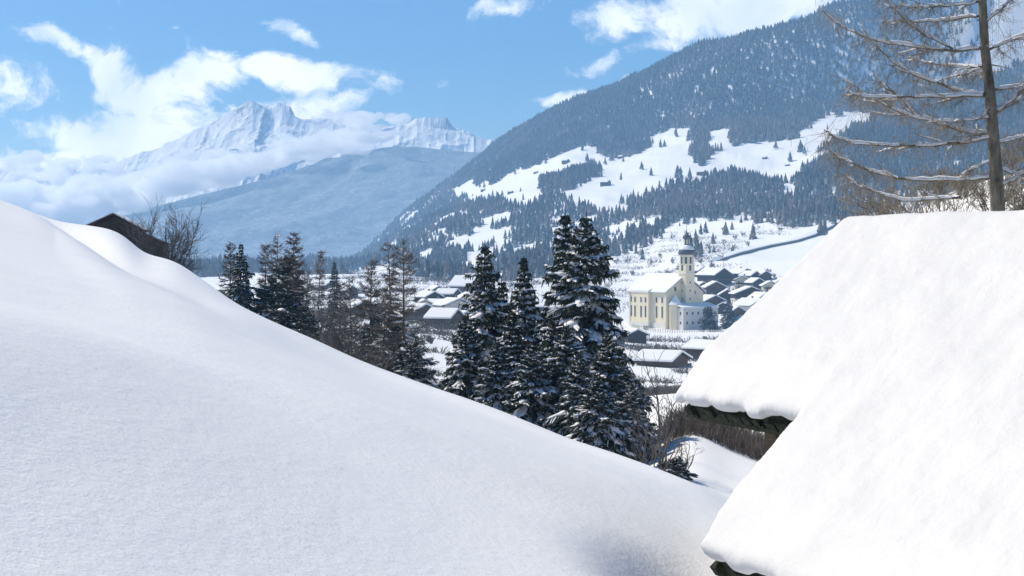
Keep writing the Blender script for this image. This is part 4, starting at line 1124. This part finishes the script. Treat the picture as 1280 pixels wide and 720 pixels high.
# village trees
spruce(911, 372, 770, 20, 'tall dark spruce standing among the village houses', 'single conifers in the village', 51, snow=.3, zbase=-39)
spruce(565, 366, 790, 9, 'narrow dark conifer in front of the white house left of the spruces', 'single conifers in the village', 52, snow=.2, zbase=-32)
spruce(886, 384, 755, 17, 'dark rounded conifer at the right end of the church annex', 'single conifers in the village', 53, snow=.2, zbase=-39.5, shape=.45)
G6 = 'leafless trees around the village'
vt = random.Random(11)
for i, (a, b, hp) in enumerate([(890, 338, 12), (902, 326, 9), (916, 316, 9), (935, 308, 6), (878, 330, 9), (905, 306, 8), (868, 322, 8), (872, 440, 13), (886, 436, 12), (898, 430, 10), (850, 412, 7), (806, 414, 9),
                                (546, 402, 12), (560, 412, 12), (532, 410, 11), (590, 404, 10), (576, 376, 9), (600, 392, 9), (760, 360, 8), (748, 350, 9), (770, 348, 7), (895, 400, 8), (920, 382, 6), (950, 352, 6), (540, 432, 13), (520, 424, 12), (840, 330, 8), (825, 322, 7), (812, 332, 8), (842, 300, 9), (858, 296, 8), (872, 300, 9), (884, 312, 9), (918, 300, 8), (930, 296, 7), (905, 290, 8), (800, 320, 9), (786, 330, 9), (770, 330, 8), (755, 338, 9), (740, 344, 8), (835, 344, 9), (846, 338, 8), (790, 345, 8), (960, 342, 7), (968, 348, 6), (945, 288, 8), (975, 290, 8), (992, 286, 8), (815, 306, 8)]):
    P = spot(a, b, 380)
    bare_bush(a, b - hp, P.y, hp * 2.0, 'leafless brownish tree scattered between village roofs and fields', G6, 300 + i, stems=5, tw=.16, mat='twig', name='bare_tree', cat='tree', spread=.8)

# scrub and dry-stone terraces as ground cover of the valley
r = np.random.default_rng(77); sc_m = MB()
lines = [((830, 512), (905, 536), 60, 1.1), ((905, 536), (985, 572), 60, 1.1), ((846, 507), (975, 547), 66, .9)]
for (A, B, Yq, hh) in lines:
    for k in range(1000):
        t_ = r.random(); a = A[0] + (B[0] - A[0]) * t_; b = A[1] + (B[1] - A[1]) * t_
        P = spot(a, b + 14, 36) if False else None
        Yk = Yq + r.uniform(-2.5, 2.5); xk = (a - 640) / F * Yk; zk = gz(xk, Yk)
        q = np.array([xk, Yk, zk]); e = q + np.array([r.normal(0, .35), r.normal(0, .35), r.uniform(.3, hh)])
        sc_m.ribbons(np.array([[q, (q + e) / 2 + r.normal(0, .12, 3), e]]), np.array([[.035, .03, .015]]), r)
tag(sc_m.build('hedge_scrub', M['twig']), 'grey leafless brush along the top of the snowfield beside the hut eave', kind='stuff')
sc2 = MB()
tufts = []
for k in range(5500):
    a = r.uniform(380, 1000); Yk = math.exp(r.uniform(math.log(170), math.log(1500))); xk = (a - 640) / F * Yk
    tufts.append((xk, Yk))
tufts = np.array(tufts); zt_ = ground_z(tufts[:, 0], tufts[:, 1])
band = vnoise(tufts[:, 0] / 30 + 50, tufts[:, 1] / 16 + zt_ / 3, 90)
pyt = HZ - zt_ / tufts[:, 1] * F; pxt = tufts[:, 0] / tufts[:, 1] * F + 640
okk = (band > np.where((pyt < 347) & (pxt > 740), .5, .62)) & ~((pxt > 770) & (pxt < 925) & (pyt > 392) & (pyt < 426)) & ~((pxt > 925) & (pyt > 296) & (pyt < 345)) & ~((pxt > 860) & (pyt > 480))
for (xk, Yk), zk in zip(tufts[okk], zt_[okk]):
    s_ = Yk / 300; nb = 24; q = np.array([xk, Yk, zk]) + r.normal(0, 1, (nb, 3)) * [1.5 * s_, 1.5 * s_, 0]
    e = q + r.normal(0, .9 * s_ ** .6, (nb, 3)) * [1, 1, .1] + np.stack([np.zeros(nb), np.zeros(nb), r.uniform(.4, 1.5, nb) * min(s_, 2.2)], 1)
    sc2.ribbons(np.stack([q, (q + e) / 2 + r.normal(0, .2, (nb, 3)), e], 1), np.array([[.17, .13, .06]]).repeat(nb, 0) * min(s_, 2.0), r)
tag(sc2.build('valley_scrub', M['twig_dark']), 'patches of leafless brush over the snowy valley terraces', kind='stuff')

# ------------------------------------------------------------------ left barn
bo = spot(143, 286, 100); bY = 142.0
bx = lambda p: (p - 640) / F * bY
barn = empty('field_barn', (bx(146), bY, (HZ - 300) / F * bY), radians(8), 'dark weathered barn half sunk behind the snow mound at upper left', 'barn')
S_ = bY / F
mb = MB()
ring = [(-30 * S_, -25 * S_), (28 * S_, -25 * S_), (28 * S_, 13 * S_), (-4 * S_, 29 * S_), (-30 * S_, 17 * S_)]
mb.prism([(a, 0, c) for a, c in ring], [(a, 5.0, c) for a, c in ring]); mb.build('wall', M['wood_dark'], barn)
mb = MB()
for (a0, c0, a1, c1) in ((-37 * S_, 15.5 * S_, -4 * S_, 31 * S_), (-4 * S_, 31 * S_, 33 * S_, 11 * S_)):
    A = [(a0, -.7, c0), (a1, -.7, c1), (a1, -.7, c1 + .16), (a0, -.7, c0 + .16)]; mb.prism(A, [(a, 5.6, c) for a, b, c in A])
ro = mb.build('roof', M['wood_dark'], barn)
mb = MB()
for (a0, c0, a1, c1) in ((-37 * S_, 15.5 * S_ + .17, -4 * S_, 31 * S_ + .17), (-4 * S_, 31 * S_ + .17, 33 * S_, 11 * S_ + .17)):
    A = [(a0, -.6, c0), (a1, -.6, c1), (a1, -.6, c1 + .1), (a0, -.6, c0 + .1)]; mb.prism(A, [(a, 5.7, c) for a, b, c in A])
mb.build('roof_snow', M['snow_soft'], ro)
mb = MB(); ring = [(28 * S_ + .01, -40 * S_), (56 * S_, -40 * S_), (56 * S_, -6 * S_), (28 * S_ + .01, 6 * S_)]
mb.prism([(a, .4, c) for a, c in ring], [(a, 4.2, c) for a, c in ring]); mb.build('lean_to_wall', M['wood_brown'], barn)
mb = MB(); A = [(25 * S_, -.2, 8 * S_), (60 * S_, -.2, -6 * S_), (60 * S_, -.2, -4 * S_), (25 * S_, -.2, 10.5 * S_)]; mb.prism(A, [(a, 4.8, c) for a, b, c in A]); mb.build('lean_to_roof', M['wood_dark'], barn)
bare_bush(203, 257, 136, 50, 'leafless many-stemmed shrub beside the dark barn at upper left', None, 400, stems=13, tw=.035, mat='twig_dark', spread=.5, dens=1.25)

# ------------------------------------------------------------------ near hut with deep snow on its roof
YA = 20.0
E_ = np.array([-850, 1778, 0.]); E_ /= np.linalg.norm(E_)            # along the eave, away from the eye
Rh = np.array([E_[1], -E_[0], 0.])                                  # towards the ridge
PT = radians(37.5); TH = .32; R_ = Rh * cos(PT) + np.array([0, 0, sin(PT)]); N_ = np.cross(E_, R_) * -1
if N_[2] < 0: N_ = -N_
OA = np.array([(857 - 640) / F * YA, YA, (HZ - 490) / F * YA])


def onroof(a, b, h=0): return OA + E_ * a + R_ * b + N_ * h


def roof_ab(px, py):
    d = np.array([(px - 640) / F, 1, (HZ - py) / F]); t_ = (OA @ N_) / (d @ N_); p_ = d * t_ - OA
    return p_ @ E_, p_ @ R_


aI, bI = roof_ab(1037, 508); aB, bB = roof_ab(898, 683); aT, bT = roof_ab(1108, 300)
print('roof ab', (aI, bI), (aB, bB), (aT, bT))
hut = empty('hay_hut', (float(OA[0] + 2.5), 15.5, -4.4), 0, 'timber hut at lower right under a deep smooth white blanket of roof snow', 'hut')
hut_loc = np.array(hut.location)


def slab(mb, a0, a1, b0, b1, h0, h1):
    c = [onroof(a0, b0, h0), onroof(a1, b0, h0), onroof(a1, b1, h0), onroof(a0, b1, h0), onroof(a0, b0, h1), onroof(a1, b0, h1), onroof(a1, b1, h1), onroof(a0, b1, h1)]
    mb.add(np.array(c) - hut_loc, [[0, 3, 2, 1], [4, 5, 6, 7], [0, 1, 5, 4], [1, 2, 6, 5], [2, 3, 7, 6], [3, 0, 4, 7]])




def skew(mb, b0, b1, h00, h01, h10, h11, inset=0.0):
    """slab of the lean-to: its far end runs from corner B (b = bB) to the inner corner (b = 0)"""
    f = lambda b: aB + (aI - aB) * min(1, max(0, (b - bB) / (0 - bB))) + inset
    c = [onroof(A_END, b0, h00), onroof(f(b0), b0, h00), onroof(f(b1), b1, h10), onroof(A_END, b1, h10), onroof(A_END, b0, h01), onroof(f(b0), b0, h01), onroof(f(b1), b1, h11), onroof(A_END, b1, h11)]
    mb.add(np.array(c) - hut_loc, [[0, 3, 2, 1], [4, 5, 6, 7], [0, 1, 5, 4], [1, 2, 6, 5], [2, 3, 7, 6], [3, 0, 4, 7]])


RL = bT                      # rake length to the ridge
A_END = -12.0                # the roof runs past the right of the view
mb = MB()
slab(mb, A_END, -.14, -.02, RL, -.10, -.0); skew(mb, bB, -.0, -.10, -.0, -.10, -.0)
mb.build('roof_boards', M['moss_wood'], hut)
# shaggy mossy shingle ends under the snow edge
r = np.random.default_rng(9); 
def shingle_row(a0, a1, b):
    ej = MB()
    a = a0
    while a < a1:
        w_ = r.uniform(.10, .2); l = r.uniform(.05, .16)
        slab(ej, a, a + w_ * .93, b - l - .12, b + .35, -.20 - r.uniform(0, .05), -.105)
        slab(ej, a + .05, a + .05 + w_ * .93, b - l - .06, b + .35, -.31 - r.uniform(0, .05), -.26)
        a += w_
    ej.build('shingle_edge', M['moss_wood'], hut)
shingle_row(aI + .02, -.16, 0.05); shingle_row(A_END, aB - .02, bB + .05)
fb = MB(); slab(fb, aI + .05, -.15, -.12, -.08, -.40, -.02); slab(fb, A_END, aB - .04, bB - .12, bB - .08, -.40, -.02); fb.build('fascia', M['moss_wood'], hut)
bmn = MB()
for (a0, a1, b) in ((aI + .05, -.1, .22), (A_END, aB - .05, bB + .22)):
    P = np.array([onroof(a0, b, -.42), onroof(a1, b, -.42)]) - hut_loc; bmn.tube(P, [.09, .09], 8)
bmn.build('eave_beam', M['wood_dark'], hut)
rf_ = MB()
for a in list(np.arange(aI + .3, -.1, .9)) + list(np.arange(A_END + .5, aB - .2, .9)):
    b0 = .02 if a > aI else bB + .02
    slab(rf_, a, a + .12, b0, b0 + 1.6, -.36, -.101)
rf_.build('rafters', M['wood_dark'], hut)
# walls
wl = MB()
def wallbox(a0, a1, bb, zt):
    p0 = onroof(a0, bb, -.45); p1 = onroof(a1, bb, -.45); q0 = p0.copy(); q1 = p1.copy(); q0[2] = q1[2] = -6.5
    k0 = p0 + Rh * .2; k1 = p1 + Rh * .2; g0 = q0 + Rh * .2; g1 = q1 + Rh * .2
    wl.prism(np.array([q0, g0, k0, p0]) - hut_loc, np.array([q1, g1, k1, p1]) - hut_loc)
wallbox(A_END, -.55, .85, 0); wallbox(A_END, aB - .5, bB + .8, 0)
# gable wall facing away
g0 = onroof(-.6, .9, -.45); g1 = onroof(-.6, RL - .1, -.45); f0 = g0.copy(); f0[2] = -6.5; f1 = g1.copy(); f1[2] = -6.5
wl.prism(np.array([f0, f1, g1, g0]) - hut_loc, np.array([f0, f1, g1, g0]) - hut_loc - E_ * .2)
wl.build('wall', M['wood_dark'], hut)
# far roof side
OPP = Rh * cos(PT) - np.array([0, 0, sin(PT)])
rd0, rd1 = onroof(-.1, RL), onroof(A_END, RL); mb = MB()
T0 = np.array([rd0, rd0 + OPP * RL, rd0 + OPP * RL - [0, 0, .12], rd0 - [0, 0, .12]]); mb.prism(T0 - hut_loc, T0 + (rd1 - rd0) - hut_loc)
mb.build('rear_roof', M['wood_dark'], hut)
# snow: blocks fused by a voxel remesh, softened, then roughened
sm = MB()
rs = np.random.default_rng(31)
for (q0, q1, bb) in ((aI + .1, -.05, 0.), (A_END, aB, bB)):
    q = q0
    while q < q1 - .1:
        w_ = rs.uniform(.18, .5); slab(sm, q, min(q + w_, q1), bb - .16 - rs.uniform(0, .13), bb + .3, -.03 - rs.uniform(0, .05), rs.uniform(.12, .2)); q += w_ * rs.uniform(1, 1.4)


def wedge(a0, a1, b0, b1, h0, h1):
    c = [onroof(a0, b0, .02), onroof(a1, b0, .02), onroof(a1, b1, .02), onroof(a0, b1, .02), onroof(a0, b0, h0), onroof(a1, b0, h0), onroof(a1, b1, h1), onroof(a0, b1, h1)]
    sm.add(np.array(c) - hut_loc, [[0, 3, 2, 1], [4, 5, 6, 7], [0, 1, 5, 4], [1, 2, 6, 5], [2, 3, 7, 6], [3, 0, 4, 7]])


slab(sm, A_END, -.04, .5, RL + .25, .02, TH); skew(sm, bB + .55, .6, .02, TH, .02, TH, .06)
wedge(aI - .3, -.04, -.2, .55, .16, TH); skew(sm, bB - .2, bB + .6, .02, .18, .02, TH, .06)
# rear half of the blanket
N2 = np.cross(E_, OPP); N2 = N2 if N2[2] > 0 else -N2
T0 = np.array([rd0 - E_ * .04, rd0 - E_ * .04 + OPP * RL * 1.02, rd0 - E_ * .04 + OPP * RL * 1.02 + N2 * TH, rd0 - E_ * .04 + N2 * TH + np.array([0, 0, .02])])
sm.prism(T0 - hut_loc, T0 + (rd1 - rd0) - hut_loc)
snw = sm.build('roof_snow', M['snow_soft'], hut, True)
rm = snw.modifiers.new('fuse', 'REMESH'); rm.mode = 'VOXEL'; rm.voxel_size = .045; rm.use_smooth_shade = True
s1 = snw.modifiers.new('soften', 'SMOOTH'); s1.iterations = 22; s1.factor = .5
tx = bpy.data.textures.new('lumps', 'CLOUDS'); tx.noise_scale = .8; tx.noise_depth = 2
dp = snw.modifiers.new('lumps', 'DISPLACE'); dp.texture = tx; dp.strength = .07; dp.mid_level = .5; dp.texture_coords = 'LOCAL'
s2 = snw.modifiers.new('soften_again', 'SMOOTH'); s2.iterations = 3

# ------------------------------------------------------------------ larch behind the hut
LY = 31.0
lt = empty('bare_larch', ((1247 - 640) / F * LY, LY, gz((1247 - 640) / F * LY, LY) - .1), 0, 'large bare larch with snow-lined branches rising behind the near hut roof', 'tree')
lo = np.array(lt.location); r = np.random.default_rng(12)


def lp(px_, py_, dy=0.0):
    Yq = LY + dy; return np.array([(px_ - 640) / F * Yq, Yq, (HZ - py_) / F * Yq]) - lo


TRK = [(1253, 520, 1.25), (1250, 330, 1.1), (1247, 250, 1.0), (1246, 225, .95), (1243, 190, .86), (1240, 150, .8), (1237, 110, .72), (1231, 60, .64), (1228, 0, .58), (1224, -90, .46), (1220, -220, .28), (1217, -330, .08)]
tb = MB(); P = np.array([lp(a, b) for a, b, _ in TRK]); P[0, 2] = -.2
tb.tube(P, [.155 * w_ for *_, w_ in TRK], 12); trunk = tb.build('trunk', M['bark_moss'], lt, True)
BR = [([(1229, 60), (1194, 64), (1155, 60), (1097, 52), (1050, 33), (1027, 12)], -.4, .05), ([(1226, 19), (1187, 25), (1144, 28), (1105, 24)], .6, .035), ([(1192, 61), (1155, 43), (1132, 25), (1113, 4), (1100, -14)], .3, .03),
      ([(1235, 118), (1206, 117), (1175, 105), (1140, 93), (1113, 74), (1093, 54), (1078, 34)], .8, .048), ([(1236, 119), (1187, 121), (1136, 122), (1089, 122), (1060, 116)], -.8, .045),
      ([(1243, 165), (1214, 167), (1179, 156), (1144, 144), (1124, 121), (1105, 109), (1090, 88)], .5, .05), ([(1240, 146), (1194, 152), (1165, 150)], -1.2, .03),
      ([(1170, 154), (1128, 142), (1086, 122), (1068, 106), (1050, 98)], -.2, .028), ([(1242, 171), (1202, 179), (1155, 183), (1117, 182), (1070, 180), (1043, 171), (1030, 162)], -.9, .052),
      ([(1246, 222), (1187, 226), (1124, 224), (1089, 214), (1050, 198), (1036, 186)], .4, .055), ([(1200, 246), (1136, 252), (1101, 243), (1074, 233), (1055, 218)], .9, .035),
      ([(1245, 142), (1268, 124), (1282, 107), (1300, 84)], -.6, .042), ([(1242, 113), (1280, 107), (1318, 98)], .5, .036), ([(1237, 62), (1272, 47), (1305, 32)], .3, .036),
      ([(1196, 95), (1222, 88), (1235, 86)], .6, .02), ([(1240, 200), (1214, 212), (1196, 224)], .2, .025), ([(1246, 210), (1270, 218), (1300, 215)], .4, .03), ([(1226, 3), (1190, 7), (1150, 10), (1120, 6)], -.5, .035),
      ([(1229, 30), (1252, 12), (1270, -6)], -.4, .03), ([(1248, 232), (1268, 224), (1290, 210)], -.5, .028), ([(1243, 180), (1275, 172), (1310, 160)], .9, .035), ([(1227, 84), (1200, 84), (1160, 80), (1120, 66)], 1.2, .03),
      ([(1226, -20), (1180, -22), (1130, -36), (1080, -60)], .4, .04), ([(1225, -60), (1180, -64), (1130, -84)], -.6, .04), ([(1225, -40), (1270, -52), (1320, -80)], .4, .04), ([(1223, -110), (1170, -118), (1120, -140)], .3, .035),
      ([(1222, -150), (1262, -160), (1300, -190)], -.3, .03), ([(1220, -200), (1190, -210), (1160, -232)], .4, .025), ([(1219, -250), (1240, -262), (1256, -280)], .2, .02)]
tgl = MB(); k = 0
for i in range(26):                                   # dead stubs on the trunk
    zq = r.uniform(1.2, 12); ax = np.interp(zq, P[:, 2], P[:, 0]); an_ = r.uniform(0, 6.28); l_ = r.uniform(.15, .5)
    d_ = np.array([cos(an_), sin(an_), r.uniform(-.2, .3)]); q_ = np.array([ax, np.interp(zq, P[:, 2], P[:, 1]), zq])
    tgl.tube([q_, q_ + d_ * l_ * .6, q_ + d_ * l_ + r.normal(0, .04, 3)], [.02, .012, .006], 5)
for pts_, dy, rad in BR:
    nP = len(pts_); C = np.array([lp(a, b, dy * (i / (nP - 1)) ** .8) for i, (a, b) in enumerate(pts_)])
    tt = np.linspace(0, nP - 1, nP * 5); C = np.stack([np.interp(tt, np.arange(nP), C[:, i]) for i in range(3)], 1)
    C = np.vstack([C[:1], (C[:-2] + 2 * C[1:-1] + C[2:]) / 4, C[-1:]]); C += r.normal(0, .008, C.shape); n_ = len(C)
    rr = np.linspace(rad, rad * .22, n_) * .82
    b_ = MB(); b_.tube(C, rr, 7)
    D = np.gradient(C, axis=0); D /= np.linalg.norm(D, axis=1)[:, None]; sd = np.cross(D, [0, 0, 1.0]); sd /= np.linalg.norm(sd, axis=1)[:, None]
    s_ = MB(); i0 = 1
    while i0 < n_ - 3:
        ln_ = min(n_ - 1, i0 + int(r.integers(5, 16))); Cs = C[i0:ln_]; kk = len(Cs)
        if kk >= 4:
            env = np.sin(np.linspace(.12, .92, kk) * pi) ** .35
            pad(s_, Cs + np.array([0, 0, 1]) * rr[i0:ln_, None] * .5, (rr[i0:ln_] * 1.1 + .012) * env, (rr[i0:ln_] * .8 + .045) * env * r.uniform(.75, 1.25, kk), sd[i0:ln_].mean(0), 0)
        i0 = ln_ + int(r.integers(0, 3))
    # side branches, each with its own line of snow
    for q_ in range(int(3 + np.linalg.norm(C[-1] - C[0]) * 2.2)):
        i_ = int(r.integers(2, n_ - 2)); sgn = -1 if r.random() < .5 else 1; l_ = r.uniform(.35, 1.1) * (1.15 - i_ / n_)
        d_ = D[i_] * r.uniform(.5, 1) + sd[i_] * sgn * r.uniform(.3, 1) + np.array([0, 0, r.uniform(-.45, .25)]); d_ /= np.linalg.norm(d_)
        tq = np.linspace(0, 1, 7)[:, None]; Cq = C[i_] + d_ * l_ * tq + np.array([0, 0, .16]) * l_ * tq ** 2 + r.normal(0, .008, (7, 3)) * (tq > 0)
        b_.tube(Cq, np.linspace(rr[i_] * .5, .005, 7), 4)
        if r.random() < .75:
            sq = np.cross(d_, [0, 0, 1.0]); sq /= np.linalg.norm(sq) + 1e-6; pad(s_, Cq[1:6] + [0, 0, .004], np.array([.5, 1, 1, .8, .4]) * .016, np.array([.5, 1, 1.1, .8, .4]) * .028, sq, 0)
        mm = int(l_ * 30); uq = r.uniform(.1, 1, mm)[:, None]; Bq = C[i_] + d_ * l_ * uq + np.array([0, 0, .16]) * l_ * uq ** 2; Eq = Bq + d_ * .08 + r.normal(0, .13, (mm, 3)) + [0, 0, -.09]
        tgl.ribbons(np.stack([Bq, (Bq + Eq) / 2 + r.normal(0, .02, (mm, 3)), Eq], 1), np.array([[.009, .008, .004]]).repeat(mm, 0), r)
    bo_ = b_.build('branch', M['bark_moss'], lt, True)
    if s_.v: s_.build('branch_snow', M['snow_branch'], bo_, True)
    # hanging fine twigs
    Ln = np.linalg.norm(np.diff(C, axis=0), axis=1).sum(); m_ = int(Ln * 34)
    u = r.uniform(.08, 1, m_) * (n_ - 1); i_ = np.minimum(u.astype(int), n_ - 2); f = (u - i_)[:, None]; B0 = C[i_] * (1 - f) + C[i_ + 1] * f
    tl = r.uniform(.15, .75, m_); dn = np.stack([r.normal(-.25, .5, m_), r.normal(0, .5, m_), -r.uniform(-.35, 1.1, m_)], 1); dn /= np.linalg.norm(dn, axis=1)[:, None]
    P1 = B0 + dn * (tl * .5)[:, None]; P2 = P1 + (dn + r.normal(0, .35, (m_, 3)) + [0, 0, -.2]) * (tl * .5)[:, None]
    tgl.ribbons(np.stack([B0, P1, P2], 1), np.array([[.010, .008, .005]]).repeat(m_, 0), r)
    h_ = m_ * 2; j = r.integers(0, m_, h_); f = r.uniform(.2, 1, h_)[:, None]; Q0 = B0[j] * (1 - f) + P2[j] * f; Q1 = Q0 + r.normal(0, 1, (h_, 3)) * .11 + [0, 0, -.06]
    tgl.ribbons(np.stack([Q0, Q1], 1), np.array([[.009, .005]]).repeat(h_, 0), r)
tgl.build('fine_twigs', M['twig_olive'], lt)
# brush and snowy low growth behind the larch
for i, (a, b, Yq, w, lab) in enumerate([(1120, 218, 84, 60, 'olive-brown leafless bush left of the larch behind the roof'), (1165, 205, 86, 70, 'leafless bush nearest left of the larch trunk'), (1090, 232, 88, 50, 'leafless bush at the left end of the roof ridge'),
                                        (1272, 170, 88, 60, 'greenish bush right of the larch trunk'), (1205, 214, 80, 60, 'low leafless bush directly behind the larch trunk'), (1240, 196, 70, 70, 'tangled leafless bush just right behind the larch trunk'), (1180, 224, 62, 60, 'low scrubby bush just above the ridge of the hut roof'), (1275, 205, 64, 60, 'low scrubby bush at the far right above the hut roof')]):
    bare_bush(a, b, Yq, w, lab, 'bushes behind the larch', 500 + i, stems=10, tw=.03, mat='twig_olive', spread=.9)

# haze box snug round everything inside it
lowz = min((o.matrix_world @ Vector(c)).z for o in (ground,) for c in o.bound_box); hiz = max((o.matrix_world @ Vector(c)).z for o in (ground,) for c in o.bound_box)
hx0, hx1, hy0, hy1, hz0, hz1 = -5200, 5200, -70, 5110, lowz - 1.0, hiz + 30
me = HAZE.data
for v in me.vertices: v.co = (hx0 if v.co.x < 0 else hx1, hy0 if v.co.y < 2450 else hy1, hz0 if v.co.z < 300 else hz1)
